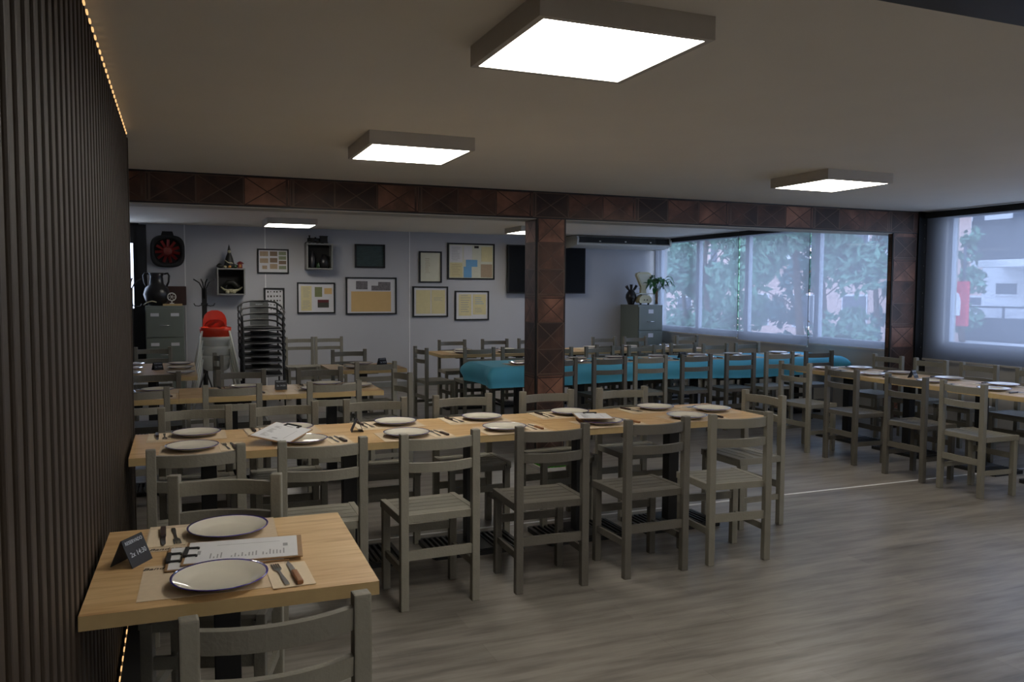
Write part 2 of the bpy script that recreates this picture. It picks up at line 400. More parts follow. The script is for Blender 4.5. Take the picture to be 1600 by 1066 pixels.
for i in range(14): b.box(8.15, 8.165, YB-.03, YB-.02, .3+i*.16, .315+i*.16, M_steel)
struct(b.build('trim_7', None))
# grass tray round the column foot
t = thing('grass_tray', 'low pale tray of artificial green grass in front of the copper column', 'planter', (3.2, 6.86, 0))
b = MB()
for a in ((-.25, .25, -.33, -.31), (-.25, .25, .31, .33), (-.25, -.23, -.31, .31), (.23, .25, -.31, .31)): b.box(*a, 0, .03)
b.build('rim', M_wallr, t)
b = MB()
for i in range(4200):
    x, y = random.uniform(-.225, .225), random.uniform(-.305, .305)
    a = random.uniform(0, PI); h = random.uniform(.05, .095); dx, dy = .006*math.cos(a), .006*math.sin(a); lx, ly = random.uniform(-.02, .02), random.uniform(-.02, .02)
    f = b.bm.faces.new([b.bm.verts.new(p) for p in ((x-dx, y-dy, .004), (x+dx, y+dy, .004), (x+lx, y+ly, h))])
g = b.build('grass', M_grass, t); g['kind'] = 'stuff'

# right wall with window band
zs, zt = .92, 2.50
piers = [(7.55, 7.75), (13.1, 13.25)]
b = MB(); b.box(XW, XW+.2, 7.0, YK, 0, zs, M_wallr); b.box(XW, XW+.2, 7.0, YK, zt, HC, M_wallr); b.box(XW, XW+.2, 7.0, 7.62, zs, zt, M_wallr); b.box(XW, XW+.2, 13.18, YK, zs, zt, M_wallr)
b.box(XW, XW+.2, -3.2, 7.0, 0, .98, M_wallr); b.box(XW, XW+.2, -3.2, 7.0, zt, HC, M_wallr); b.box(XW, XW+.2, -3.2, 1.0, .98, zt, M_wallr)
struct(b.build('wall_right', None))
def window(n, y0, y1, z0, z1):
    b = MB(); f = .045
    for a in ((y0, y0+f, z0, z1), (y1-f, y1, z0, z1), (y0+f, y1-f, z0, z0+f), (y0+f, y1-f, z1-f, z1)): b.box(XW+.05, XW+.12, *a)
    fr = struct(b.build('window_%d' % n, M_alu))
    MB().quad([(XW+.084, y0+f, z0+f), (XW+.084, y1-f, z0+f), (XW+.084, y1-f, z1-f), (XW+.084, y0+f, z1-f)]).build('pane', M_glass, fr)
window(1, 11.98, 13.18, zs, zt); window(2, 10.66, 11.98, zs, zt); window(3, 9.12, 10.66, zs, zt); window(4, 7.62, 9.12, zs, zt)
window(5, 5.0, 7.0, .98, zt); window(6, 3.0, 5.0, .98, zt); window(7, 1.0, 3.0, .98, zt)
def blind(y0, y1, z0, x, lab):
    t = thing('roller_blind', lab, 'blind', (x, (y0+y1)/2, z0), group='grey screen roller blinds'); h = (y1-y0)/2; H = HC-.03-z0
    MB().quad([(0, -h, .02), (0, h, .02), (0, h, H-.03), (0, -h, H-.03)]).build('fabric', M_blind, t)
    MB().box(-.008, .008, -h, h, 0, .022).build('bottom_bar', M_lampbody, t)
    MB().box(-.03, .03, -h, h, H-.05, H+.02).build('roller_box', M_blackm, t)
    b = MB().tube([(-.02, -h-.02, H-.02), (-.02, -h-.02, .15)], .004, seg=5); b.build('chain', M_blackm, t)
blind(10.71, 13.15, .85, 8.18, 'grey screen roller blind over the two far windows beside the filing cabinet')
blind(9.13, 10.67, .82, 8.17, 'grey screen roller blind right of the wide far one, behind the turquoise table')
blind(7.60, 9.10, .86, 8.17, 'grey screen roller blind next to the copper corner post')
blind(4.95, 7.20, .80, 8.17, 'large grey screen roller blind nearest the camera showing the red sign outside')
blind(2.9, 4.9, .80, 8.17, 'grey screen roller blind beyond the right edge of the long window table')
blind(0.95, 2.85, .80, 8.17, 'grey screen roller blind closest to the front wall')

# door at the back left
b = MB()
for a in ((-1.35, -.50, 0, 1.30), (-1.35, -.50, 2.25, HC), (-.58, -.50, 1.30, 2.25), (-1.35, -1.25, 1.30, 2.25)): b.box(a[0], a[1], YK-.02, YK+.06, a[2], a[3])
b.box(-.52, -.40, YK-.05, YK, 0, HC-.02)
dr = struct(b.build('door_1', M_blackm))
MB().quad([(-1.25, YK+.025, 1.30), (-.58, YK+.025, 1.30), (-.58, YK+.025, 2.25), (-1.25, YK+.025, 2.25)]).build('pane', M_glass, dr)
MB().tube([(-.62, YK-.06, 1.05), (-.74, YK-.06, 1.05)], .01).build('handle', M_chrome, dr)

# ------------------------------------------------------------------ ceiling lamps
b0 = MB()
for a in ((-.33, .33, -.33, -.305), (-.33, .33, .305, .33), (-.33, -.305, -.305, .305), (.305, .33, -.305, .305)): b0.box(*a, -.08, 0)
b0.box(-.305, .305, -.305, .305, -.02, 0)
lp = thing('ceiling_lamp', '', 'lamp'); b0.build('frame', M_lampbody, lp)
MB().box(-.305, .305, -.305, .305, -.079, -.06).build('diffuser', M_diff, lp)
for x, y, lab in ((1.40, 2.75, 'square led ceiling lamp nearest the camera, the largest in view'),
                  (1.40, 5.22, 'square led ceiling lamp above the long front table, just before the copper beam'),
                  (4.96, 5.33, 'square led ceiling lamp on the right side, near the windows'),
                  (1.45, 11.72, 'square led ceiling lamp above the framed banknotes in the back room'),
                  (5.02, 11.55, 'square led ceiling lamp half hidden behind the top of the copper column'),
                  (4.96, 2.75, 'square led ceiling lamp out to the right of the camera'),
                  (1.40, -.20, 'square led ceiling lamp above the camera'),
                  (4.96, -.20, 'square led ceiling lamp above and right of the camera'),
                  (1.40, -2.3, 'square led ceiling lamp behind the camera'),
                  (4.96, -2.3, 'square led ceiling lamp behind and right of the camera')):
    place(lp, (x, y, HC), 0, lab, 'lamp', 'square led ceiling lamps')

# ------------------------------------------------------------------ chair (origin at back centre on floor, seat towards +Y)
def chair_proto(M_chair=M_chair):
    r = thing('wooden_chair', '', 'chair'); w = .21; l = .042
    leg = MB(); leg.box(-.021, .021, -.02, .02, 0, .89, bev=.005); lm = leg.mesh('back_leg', M_chair)
    fl = MB().box(-.02, .02, -.02, .02, 0, .455, bev=.004).mesh('front_leg', M_chair)
    for s in (-1, 1):
        link('leg', lm, r, (s*(w-.021), .02, 0)); link('leg', fl, r, (s*(w-.022), .36, 0))
    def rail(z, h, bow=.042):
        n = 10; pts = [(-w+.036+(2*w-.072)*i/n, .022-bow*(1-(2*i/n-1)**2), z) for i in range(n+1)]
        return MB().sweep(pts, [(-.009, -h/2), (.009, -h/2), (.011, h/2-.004), (-.011, h/2-.004)])
    rail(.835, .058).build('back_rail', M_chair, r); rail(.722, .052).build('back_rail', M_chair, r)
    b = MB()
    for i in range(5):
        y0 = .044+i*.068; b.box(-w+.03, w-.03, y0, y0+.063, .462, .478, bev=.003)
    b.build('seat', M_chair, r)
    b = MB()
    for s in (-1, 1): b.box(s*(w-.015)-.016, s*(w-.015)+.016, .042, .388, .438, .480, bev=.004)
    b.box(-w+.04, w-.04, .355, .375, .425, .461); b.box(-w+.04, w-.04, .022, .040, .440, .478)
    b.build('seat_frame', M_chair, r)
    MB().box(-w+.04, w-.04, .010, .030, .252, .300).build('stretcher', M_chair, r)
    MB().box(-w+.04, w-.04, .350, .368, .290, .335).build('stretcher', M_chair, r)
    for s in (-1, 1): MB().box(s*(w-.022)-.009, s*(w-.022)+.009, .04, .34, .175, .212).build('stretcher', M_chair, r)
    return r
CH = chair_proto(); CHD = chair_proto(mat('dark_grey_stained_wood', srgb(92, 88, 80), .5, noise=.2, nscale=9, bump=.15, bscale=90, vary=.1))
def chair(x, y, deg, label, group=None, dark=False):
    return place(CHD if dark else CH, (x, y, 0), math.radians(deg), label, 'chair', group)
# long front table chairs
for i, (x, d) in enumerate(((.07, 2), (.63, -1), (1.21, 2), (1.83, -2), (2.475, 1), (3.04, -4))):
    chair(x, 3.91, d, 'grey slatted chair, %s from left on the camera side of the long front table' % ORD[i], 'chairs on the near side of the long front table', i in (3, 4))
for i, (x, d) in enumerate(((.09, 181), (.61, 180), (1.19, 179), (1.79, 180), (2.42, 182), (3.03, 180))):
    chair(x, 5.32, d, 'grey slatted chair, %s from left on the far side of the long front table' % ORD[i], 'chairs on the far side of the long front table')
chair(3.83, 4.68, 92, 'grey wooden slatted chair at the right end of the long front table', None)
chair(.20, 1.86, 3, 'grey slatted chair in the foreground, cut by the bottom edge, before the small table')
chair(.165, 3.32, 164, 'grey wooden slatted chair tucked behind the small foreground table, facing the camera')
for i, x in enumerate((-.27, .37, 1.12)):
    chair(x, 6.40, 0, 'grey slatted chair, %s from left on the near side of the second table row' % ORD[i], 'chairs on the near side of the second row')
for i, x in enumerate((-.19, .51, 1.19)):
    chair(x, 7.60, 180, 'grey slatted chair, %s from left on the far side of the second table row' % ORD[i], 'chairs on the far side of the second row', True)
chair(1.83, 7.02, 97, 'grey wooden slatted chair turned side-on at the right end of the second table row')
chair(.42, 9.45, 98, 'grey wooden slatted chair seen side-on in front of the stacked high chairs')
chair(-.28, 10.85, 180, 'grey slatted chair before the left filing cabinet, behind the far left tables')
chair(1.80, 7.97, 1, 'grey wooden slatted chair on the camera side of the small square back table')
chair(1.87, 9.75, 180, 'grey wooden slatted chair on the wall side of the small square back table')
chair(1.66, 12.45, 180, 'grey wooden chair against the back wall beside the stacked black armchairs')
chair(2.09, 12.45, 180, 'grey wooden chair against the back wall, under the frame with the tan sheet')
dn = [(3.70, 0), (4.30, 1), (4.81, -1), (5.41, 1), (6.01, 0), (6.57, 0), (7.16, -2)]
for i, (x, d) in enumerate(dn):
    chair(x, 7.78, d, 'grey slatted chair, %s from left on the near side of the turquoise table' % ORD[i], 'chairs on the near side of the turquoise table', i in (0, 1, 3, 4, 6))
for i, x in enumerate((4.40, 4.99, 5.61, 6.76, 7.29)):
    chair(x, 9.34, 180, 'grey slatted chair, %s from left on the far side of the turquoise table' % ORD[i], 'chairs on the far side of the turquoise table')
for i, x in enumerate((3.46, 3.96, 5.29, 5.93, 6.43)):
    chair(x, 9.58, 0, 'grey slatted chair, %s from left on the near side of the rearmost table row' % ORD[i], 'chairs on the near side of the rearmost table row')
for i, x in enumerate((3.61, 4.26, 4.83, 6.05, 6.60, 7.55)):
    chair(x, 11.18, 180, 'grey slatted chair, %s from left on the far side of the rearmost table row' % ORD[i], 'chairs on the far side of the rearmost table row')
chair(2.76, 9.84, -84, 'grey wooden slatted chair turned side-on at the left end of the rearmost table row')
for i, (y, d) in enumerate(((6.60, -86), (5.97, -92), (5.23, -88), (4.68, -92))):
    chair(5.74, y, d, 'grey slatted chair, %s from far end on the room side of the window table' % ORD[i], 'chairs on the room side of the window table', i in (1, 2))
for i, y in enumerate((7.00, 6.43, 5.86, 5.25)):
    chair(7.44, y, 90, 'grey slatted chair, %s from far end on the window side of the window table' % ORD[i], 'chairs on the window side of the window table')

# ------------------------------------------------------------------ tables
def base_mesh(long_x=True):
    b = MB()
    X, Y = (.28, .17)
    b.box(-.09, .09, -Y, Y, .012, .035); 
    for s in (-1, 1):
        b.box(s*X-.012, s*X+.012, -Y, Y, 0, .03)
        b.box(-X, X, s*Y-.012, s*Y+.012, 0, .03)
    x = -X+.035
    while x < X-.02:
        if abs(x) > .1: b.box(x-.007, x+.007, -Y, Y, .008, .034)
        x += .035
    return b
BASE = base_mesh().mesh('base', M_black)
POLE = MB().box(-.04, .04, -.04, .04, .03, .68, bev=.004).mesh('pole', M_black)
FLAN = MB().box(-.14, .14, -.14, .14, .68, .71).mesh('mount', M_black)
TOPS = {}
def top_mesh(w, d):
    k = (w, d)
    if k not in TOPS:
        b = MB(); b.box(-w/2, w/2, -d/2, d/2, .710, .7495, M_pine); b.box(-w/2+.0005, w/2-.0005, -d/2+.0005, d/2-.0005, .7495, .750, M_oak)
        TOPS[k] = b.mesh('tabletop')
    return TOPS[k]
def table(x, y, w, d, label, rz=0, ped=(0, 0), group=None):
    t = thing('dining_table', label, 'table', (x, y, 0), rz, group)
    link('tabletop', top_mesh(w, d), t); link('pole', POLE, t, (ped[0], ped[1], 0)); link('base', BASE, t, (ped[0], ped[1], 0)); link('mount', FLAN, t, (ped[0]*.5, ped[1], 0))
    return t
table(.15, 2.735, .785, .79, 'small oak topped table in the foreground with two place settings against the slatted wall', rz=math.radians(-1.5), ped=(-.02, -.02))
for i, pe in enumerate((.145, .915, 1.67, 2.42, 3.12)):
    cx = -.24+.79*(i+.5)
    table(cx, 4.84, .788, .72, 'oak topped table, %s from the left in the long front row' % ORD[i], ped=(pe-cx, -.06), group='tables of the long front row')
for i in range(3):
    table(-.4+.8*i, 7.15, .798, .70, 'oak topped table, %s from the left in the second row under the copper beam' % ORD[i], ped=(0, -.12), group='tables of the second row')
table(1.88, 8.98, .80, .74, 'small square oak topped table standing alone near the back wall, with a black sign')
for i in range(2):
    table(-.24, 8.90+.80*i, .82, .798, 'oak topped table at the far left, %s of the pair' % ('nearer' if i == 0 else 'farther'), group='tables at the far left')
for i in range(6):
    table(3.62+.8*i, 8.78, .79, .74, 'table under the turquoise cloth, %s from the left' % ORD[i], ped=(0, -.05), group='tables under the turquoise cloth')
for i in range(5):
    table(3.58+.82*i, 10.57, .815, .74, 'oak topped table, %s from the left in the rearmost row' % ORD[i], group='tables of the rearmost row')
for i in range(5):
    table(6.73, 6.87-.80*i, .798, .76, 'oak topped table, %s from the far end in the row along the windows' % ORD[i], rz=PI/2, group='tables along the windows')

# turquoise cloth
def cloth():
    b = MB(); x0, x1, y0, y1 = 3.18, 8.06, 8.38, 9.17; per = []
    cx, cy = (x0+x1)/2, (y0+y1)/2
    n = 150; m = 26
    for i in range(n): per.append((x0+(x1-x0)*i/n, y0, 0, -1))
    for i in range(m): per.append((x1, y0+(y1-y0)*i/m, 1, 0))
    for i in range(n): per.append((x1-(x1-x0)*i/n, y1, 0, 1))
    for i in range(m): per.append((x0, y1-(y1-y0)*i/m, -1, 0))
    rings = []; N = len(per)
    for k in range(9):
        t = k/8; ring = []
        for i, (x, y, nx, ny) in enumerate(per):
            dc = min(math.hypot(x-a, y-c) for a in (x0, x1) for c in (y0, y1))
            corner = math.exp(-(dc/.10)**2)
            wav = .010*math.sin(x*7.3+y*5)+.006*math.sin(x*17+1)
            out = (.012+.045*math.sin(min(1, t*1.15)*PI)*.6+wav*t)
            dx, dy = nx, ny
            if corner > .02:
                vx, vy = x-cx, y-cy; vx = math.copysign(1, vx); vy = math.copysign(1, vy); dx = nx+(vx*.7-nx)*corner; dy = ny+(vy*.7-ny)*corner; out += corner*.09*math.sin(min(1, t*1.3)*PI*.7)
            z = .756 if k == 0 else .756-.22*(t**1.1)*(1+.06*math.sin(x*2.1))
            if k == 0: out = .004
            ring.append(b.bm.verts.new((x+dx*out, y+dy*out, z)))
        rings.append(ring)
    for k in range(8):
        for i in range(N):
            f = b.bm.faces.new((rings[k][i], rings[k][(i+1) % N], rings[k+1][(i+1) % N], rings[k+1][i])); f.smooth = True
    b.bm.faces.new(rings[0])
    o = b.build('tablecloth', M_teal)
    return tag(o, 'turquoise cloth covering the long table in the back room', 'tablecloth')
cloth()

# ------------------------------------------------------------------ place settings
pr = [(0, 0), (.072, 0), (.078, .003), (.088, .004), (.128, .021), (.134, .0235), (.1345, .026), (.128, .0245), (.095, .010), (.080, .0065), (0, .006)]
b = MB(); b.lathe(pr, 48, matf=lambda i: M_rim if i in (4, 5, 6) else M_plate); PLm = b.mesh('plate')
b = MB(); b.box(-.21, .21, -.15, .15, 0, .0013); MATm = b.mesh('placemat', M_kraft)
b = MB(); b.box(-.06, .06, -.105, .105, 0, .002); NAPm = b.mesh('napkin', M_napkin)
def fork_mesh():
    b = MB(); pts = [(-.009, 0), (-.006, .02), (-.004, .06), (-.004, .09), (-.006, .115), (-.011, .128), (-.011, .145)]
    poly = [(-.006, -.095), (.006, -.095), (.007, -.07), (.004, -.01), (.004, .03), (.011, .045), (.012, .058), (-.012, .058), (-.011, .045), (-.004, .03), (-.004, -.01), (-.007, -.07)]
    b.prism(poly, 'z', 0, .003)
    for i in range(4): b.box(-.012+i*.0067, -.0085+i*.0067, .058, .098, .0005, .003)
    return b.mesh('fork', M_steel)
FORKm = fork_mesh()
KB = MB().prism([(-.007, .0), (.006, .0), (.009, .02), (.008, .07), (.002, .115), (-.007, .09)], 'z', .001, .003).mesh('blade', M_steel)
def knife_proto(name, hm):
    r = thing(name, '', 'knife')
    link('blade', KB, r); MB().box(-.009, .009, -.10, .004, 0, .012, bev=.004).build('handle', hm, r); return r
KNW, KND = knife_proto('table_knife', M_knifew), knife_proto('table_knife', M_knifed)
def place_mesh(name, me, loc, rz, label, cat, group):
    o = link(name, me, None, loc, (0, 0, rz)); tag(o, label, cat, group); return o
def setting(x, y, deg, where, grp, zt=.750, cut=True, wood=False, matoff=(0, 0), nap=True, side=1):
    """sitter sits at local -y looking to +y"""
    a = math.radians(deg+random.uniform(-2, 2)); c, s = math.cos(a), math.sin(a)
    P = lambda u, v, z: (x+c*u-s*v, y+s*u+c*v, z)
    place_mesh('paper_placemat', MATm, P(.02+matoff[0], matoff[1], zt+.0002), a, 'brown paper placemat, %s' % where, 'placemat', 'placemats '+grp)
    place_mesh('dinner_plate', PLm, P(-.03, 0, zt+.002), a, 'white plate with blue rim, %s' % where, 'plate', 'plates '+grp)
    if nap: place_mesh('paper_napkin', NAPm, P(.165*side, 0, zt+.0018), a+random.uniform(-.06, .06), 'folded paper napkin, %s' % where, 'napkin', 'napkins '+grp)
    if cut:
        place_mesh('table_fork', FORKm, P(.140*side, .0, zt+.0045), a+random.uniform(.02, .14), 'steel fork, %s' % where, 'fork', 'forks '+grp)
        place(KNW if wood else KND, P(.178*side, .0, zt+.0045), a+random.uniform(.02, .16), 'knife with %s handle, %s' % ('wooden' if wood else 'dark', where), 'knife', 'knives '+grp)
# foreground table
setting(.13, 2.478, -3, 'on near side of small foreground table', 'on the small foreground table', wood=True, matoff=(-.055, .065))
setting(.12, 2.990, 178, 'on far side of small foreground table', 'on the small foreground table')
# long front table
for i, x in enumerate((.06, .63, 1.22, 1.83, 2.50, 3.14)):
    setting(x+.03, 4.625, 0, '%s from left on near side of long front table' % ORD[i], 'on the long front table', wood=i in (3, 4))
for i, x in enumerate((.09, .62, 1.26, 1.84, 2.48, 3.16)):
    setting(x-.03, 5.055, 180, '%s from left on far side of long front table' % ORD[i], 'on the long front table')
setting(3.50, 4.88, 90, 'at right end of long front table', 'on the long front table', wood=True)
for i, x in enumerate((-.25, .45, 1.10)):
    setting(x, 6.98, 0, '%s from left on near side of second table row' % ORD[i], 'on the second row')
for i, x in enumerate((-.19, .50, 1.18)):
    setting(x, 7.33, 180, '%s from left on far side of second table row' % ORD[i], 'on the second row')
setting(1.44, 7.15, 90, 'at right end of second table row', 'on the second row')
setting(1.80, 8.78, 0, 'on near side of small square back table', 'on the small square back table')
setting(1.87, 9.18, 180, 'on far side of small square back table', 'on the small square back table')
for i, y in enumerate((8.80, 9.35, 9.85)):
    setting(.02, y, 90, '%s on right side of the far left tables' % ('nearest', 'middle', 'farthest')[i], 'on the far left tables', cut=False)
    setting(-.47, y, -90, '%s on left side of the far left tables' % ('nearest', 'middle', 'farthest')[i], 'on the far left tables', cut=False)
for i, x in enumerate((3.62, 4.32, 4.83, 5.45, 6.10, 6.70, 7.45)):
    setting(x, 8.60, 0, '%s from left on near side of turquoise table' % ORD[i], 'on the turquoise table', zt=.757, cut=i in (0, 1, 2, 3, 4))
for i, x in enumerate((3.95, 4.47, 4.99, 5.61, 6.20, 6.76, 7.50)):
    setting(x, 8.97, 180, '%s from left on far side of turquoise table' % ORD[i], 'on the turquoise table', zt=.757, cut=False)
for i, x in enumerate((3.55, 4.15, 4.90, 5.50, 6.20, 6.85)):
    setting(x, 10.40, 0, '%s from left on near side of rearmost table row' % ORD[i], 'on the rearmost row', cut=False)
for i, x in enumerate((3.60, 4.25, 4.95, 5.60, 6.25, 6.90)):
    setting(x, 10.76, 180, '%s from left on far side of rearmost table row' % ORD[i], 'on the rearmost row', cut=False)
for i, y in enumerate((6.98, 6.32, 5.62, 4.98)):
    setting(6.54, y, -90, '%s from far end on room side of window table' % ORD[i], 'on the window table')
for i, y in enumerate((6.95, 6.40, 5.82, 5.25, 4.75)):
    setting(6.93, y, 90, '%s from far end on window side of window table' % ORD[i], 'on the window table')

# placemat lettering (front table)
for (x, y, d, w) in ((-.062, 2.670, -3, 'near'), (-.050, 2.866, -3, 'far')):
    o = link('lettering', text_mesh('Bandera', .030, shear=.3, bold=.0004), None, (x, y, .7520), (0, 0, math.radians(d))); o.data.materials.append(M_inkd)
    p = [q for q in bpy.data.objects if q.name.startswith('paper_placemat') and q.get('label', '') == 'brown paper placemat, on %s side of small foreground table' % w][0]
    p.matrix_world = Matrix.Translation(p.location) @ p.rotation_euler.to_matrix().to_4x4()
    o.parent = p; o.matrix_parent_inverse = (Matrix.Translation(p.location) @ p.rotation_euler.to_matrix().to_4x4()).inverted()

# clipboard menus
def clipboard(loc, rot, label, clip_at='left', grp='clipboard menus'):
    t = thing('menu_clipboard', label, 'menu', loc, rot=rot, group=grp)
    MB().box(-.18, .18, -.115, .115, 0, .004, bev=.001).build('board', M_clipw, t)
    b = MB(); b.box(-.172, .165, -.108, .108, .0042, .0052, M_paper)
    b.build('paper', None, t)
    b = MB()
    for k in range(22):
        x = -.10+k*.0105; h = random.uniform(.01, .055) if k not in (4, 5, 14) else .0
        if h: b.box(x, x+.004, -.075, -.075+h, .0053, .0055)
    b.box(-.085, .11, .055, .057, .0053, .0055); b.box(-.14, -.13, -.03, .01, .0053, .0055); b.box(.12, .135, .0, .03, .0053, .0055)
    b.build('print', M_ink, t)
    b = MB()
    b.box(-.180, -.168, -.045, .045, .004, .012)
    for s in (-1, 1):
        b.box(-.172, -.140, s*.038-.006, s*.038+.006, .006, .011, bev=.002); b.box(-.143, -.137, s*.038-.010, s*.038+.004, .0055, .0095)
    b.build('clip', M_blackm, t)
    return t
clipboard((.135, 2.725, .7535), (0, 0, -.05), 'lower wooden clipboard menu, its clip showing left of the upper one, on the foreground table')
clipboard((.185, 2.735, .7600), (0, 0, -.11), 'upper wooden clipboard menu with white sheet on the small foreground table')
clipboard((.53, 4.74, .7900), (math.radians(-10), math.radians(3), math.radians(240)), 'white menu clipboard propped across two plates on the left of the long front table')
clipboard((2.48, 4.71, .7850), (0, math.radians(-3), math.radians(-110)), 'white menu clipboard lying over a plate on the right half of the long front table')

# tent signs
def tent(x, y, deg, label, txt=True, s=1.0, zt=.750):
    t = thing('reserved_sign', label, 'sign', (x, y, zt), math.radians(deg), 'small black tent signs')
    w, h, d = .048*s, .078*s, .034*s; e = .0025
    for sg in (1, -1):
        MB().prism([(sg*d, 0), (sg*(d+e), 0), (sg*e*.6, h), (-sg*e*.4, h)], 'x', -w, w).build('board', M_slate, t)
    if txt:
        ang = math.atan2(h, d)
        for line, sz, f in (('RESERVADO', .0145, .84), ('2x 14:30', .021, .42)):
            me = text_mesh(line, sz*s, bold=.0002); me.materials.append(M_chalk)
            # front face is the one at local -y
            o = link('writing', me, t, (0, -(d+e)*(1-f)-.0022, h*f+.0008), (ang, 0, 0))
    return t
# near sign: ridge about 67 deg from +X; readable face towards the camera right
tent(-.145, 2.765, 58, 'black tent sign with chalk writing on the small foreground table by the slatted wall', s=1.05)
tent(.985, 4.89, 83, 'thin black tent sign seen edge-on in the middle of the long front table')
tent(.80, 7.16, -2, 'black tent sign facing the camera on the second table row')
tent(2.12, 9.10, 20, 'black tent sign on the small square back table')
tent(-.20, 9.30, 25, 'black tent sign on the far left tables')
tent(6.75, 6.05, 20, 'black tent sign on the window table')
tent(5.86, 8.76, 0, 'black tent sign on the turquoise table', zt=.757)
tent(4.75, 10.55, 0, 'black tent sign on the rearmost table row')
#PART2
# ------------------------------------------------------------------ framed things on the back wall
def frame(name, x0, x1, z0, z1, label, back, fill, cat='picture', fw=.028):
    cx, cz = (x0+x1)/2, (z0+z1)/2; w, h = (x1-x0)/2, (z1-z0)/2
    t = thing(name, label, cat, (cx, YK-.001, cz), group='black framed pictures on the back wall')
    b = MB()
    for a in ((-w, w, h-fw, h), (-w, w, -h, -h+fw), (-w, -w+fw, -h+fw, h-fw), (w-fw, w, -h+fw, h-fw)): b.box(a[0], a[1], -.028, 0, a[2], a[3])
    b.build('frame', M_blackm, t)
    MB().box(-w+fw, w-fw, -.012, -.002, -h+fw, h-fw).build('backing', back, t)
    # fill entries: name, material, u0,u1,v0,v1 in 0..1 from top left
    W2, H2 = 2*(w-fw), 2*(h-fw)
    for k, (nm, m, u0, u1, v0, v1) in enumerate(fill):
        MB().box(-w+fw+u0*W2, -w+fw+u1*W2, -.0140-.0003*k, -.0122, h-fw-v1*H2, h-fw-v0*H2).build(nm, m, t)
    return t
P_mat = mat('mat_board', srgb(206, 204, 206), .7)
P_tan = mat('tan_sheet', srgb(206, 172, 116), .8, noise=.06, nscale=8)
P_yel = mat('aged_paper', srgb(208, 196, 150), .8, noise=.08, nscale=12)
P_yel2 = mat('pale_aged_paper', srgb(206, 204, 184), .8, noise=.05, nscale=12)
P_olive = mat('olive_card', srgb(120, 124, 84), .8, noise=.1)
P_note = mat('faded_note', srgb(168, 146, 120), .8, noise=.35, nscale=60)
P_note2 = mat('brown_note', srgb(128, 106, 88), .8, noise=.4, nscale=60)
P_note3 = mat('green_note', srgb(134, 140, 112), .8, noise=.35, nscale=60)
P_photo = mat('grey_photograph', srgb(110, 104, 106), .5, noise=.7, nscale=45)
P_blue = mat('blue_card', srgb(110, 160, 200), .8, noise=.06)
P_sea = mat('dark_sea_print', srgb(48, 66, 66), .5, noise=.6, nscale=9, stretch=(1, 1, 4))
P_maroon = mat('maroon_card', srgb(92, 30, 34), .6)
P_dkol = mat('dark_olive_book', srgb(60, 58, 48), .6, noise=.3)
P_lined = M_inkd
def lines(u0, u1, v0, v1, n, m=M_ink):
    out = []
    for i in range(n):
        v = v0+(v1-v0)*i/n; out.append(('text_line', m, u0+(u1-u0)*random.uniform(0, .1), u1-(u1-u0)*random.uniform(0, .35), v, v+(v1-v0)/n*.22))
    return out
notes = [('banknote', P_note, .04, .33, .05, .27), ('banknote', P_note, .04, .33, .37, .58), ('banknote', P_note, .12, .29, .70, .86),
         ('banknote', P_note2, .39, .65, .05, .26), ('banknote', P_note2, .39, .65, .35, .56), ('banknote', P_note, .39, .65, .62, .85),
         ('banknote', P_note3, .70, .96, .05, .21), ('banknote', P_note3, .70, .96, .26, .42), ('banknote', P_note2, .70, .96, .47, .63), ('banknote', P_note3, .70, .96, .70, .86)]
frame('picture_frame', 1.15, 1.62, 1.83, 2.21, 'small framed display of ten old banknotes in three columns on the back wall', P_mat, notes, fw=.022)
random.seed(5)
fl = []
for i in range(5):
    for j in range(5):
        fl.append(('symbol', M_inkd, .08+i*.18+random.uniform(0, .03), .14+i*.18+random.uniform(0, .05), .06+j*.19, .11+j*.19+random.uniform(0, .04)))
frame('picture_frame', 1.24, 1.55, 1.20, 1.61, 'framed white sheet of small dark symbols behind the stacked black armchairs', P_mat, fl, fw=.026)
frame('picture_frame', 2.65, 3.14, 1.94, 2.32, 'dark framed sea picture, topmost at the middle of the back wall', P_sea, [], fw=.026)
frame('picture_frame', 1.74, 2.33, 1.21, 1.70, 'framed collage of a yellowed sheet, an olive card and a small dark book', P_mat,
      [('sheet', P_yel, .07, .37, .08, .95), ('card', P_olive, .46, .67, .11, .46), ('envelope', P_tan, .73, .95, .15, .36), ('book', P_dkol, .54, .86, .56, .84), ('cover_band', P_maroon, .54, .86, .56, .66)]+lines(.11, .33, .14, .50, 8)+lines(.11, .33, .60, .9, 5), fw=.022)
frame('picture_frame', 2.50, 3.33, 1.19, 1.79, 'large framed tan sheet under two old photographs, left of the white wall joint', P_mat,
      [('sheet', P_tan, .08, .91, .37, .96), ('photograph', P_photo, .18, .42, .07, .31), ('photograph', P_photo, .50, .90, .04, .34), ('photo_sky', P_mat, .50, .64, .04, .20), ('photo_sky', P_mat, .64, .90, .04, .09)], fw=.024)
frame('picture_frame', 3.71, 4.10, 1.71, 2.23, 'narrow upright framed document, left of the large framed collage of papers', P_yel2, lines(.22, .48, .2, .75, 9, P_note), fw=.024)
frame('picture_frame', 4.20, 5.04, 1.77, 2.38, 'large framed collage of papers with two blue cards, left of the black television', P_yel2,
      [('sheet', P_mat, .02, .30, .03, .52), ('sheet', P_yel, .02, .30, .55, .98), ('sheet', P_mat, .33, .52, .03, .45), ('blue_card', P_blue, .38, .64, .45, .66), ('blue_card', P_blue, .33, .51, .66, .99), ('sheet', P_yel, .73, .98, .05, .5), ('sheet', P_note, .72, .98, .58, .98), ('stamp', M_inkd, .57, .67, .03, .10)]+lines(.05, .27, .08, .5, 9)+lines(.05, .27, .6, .95, 7, P_note), fw=.026)
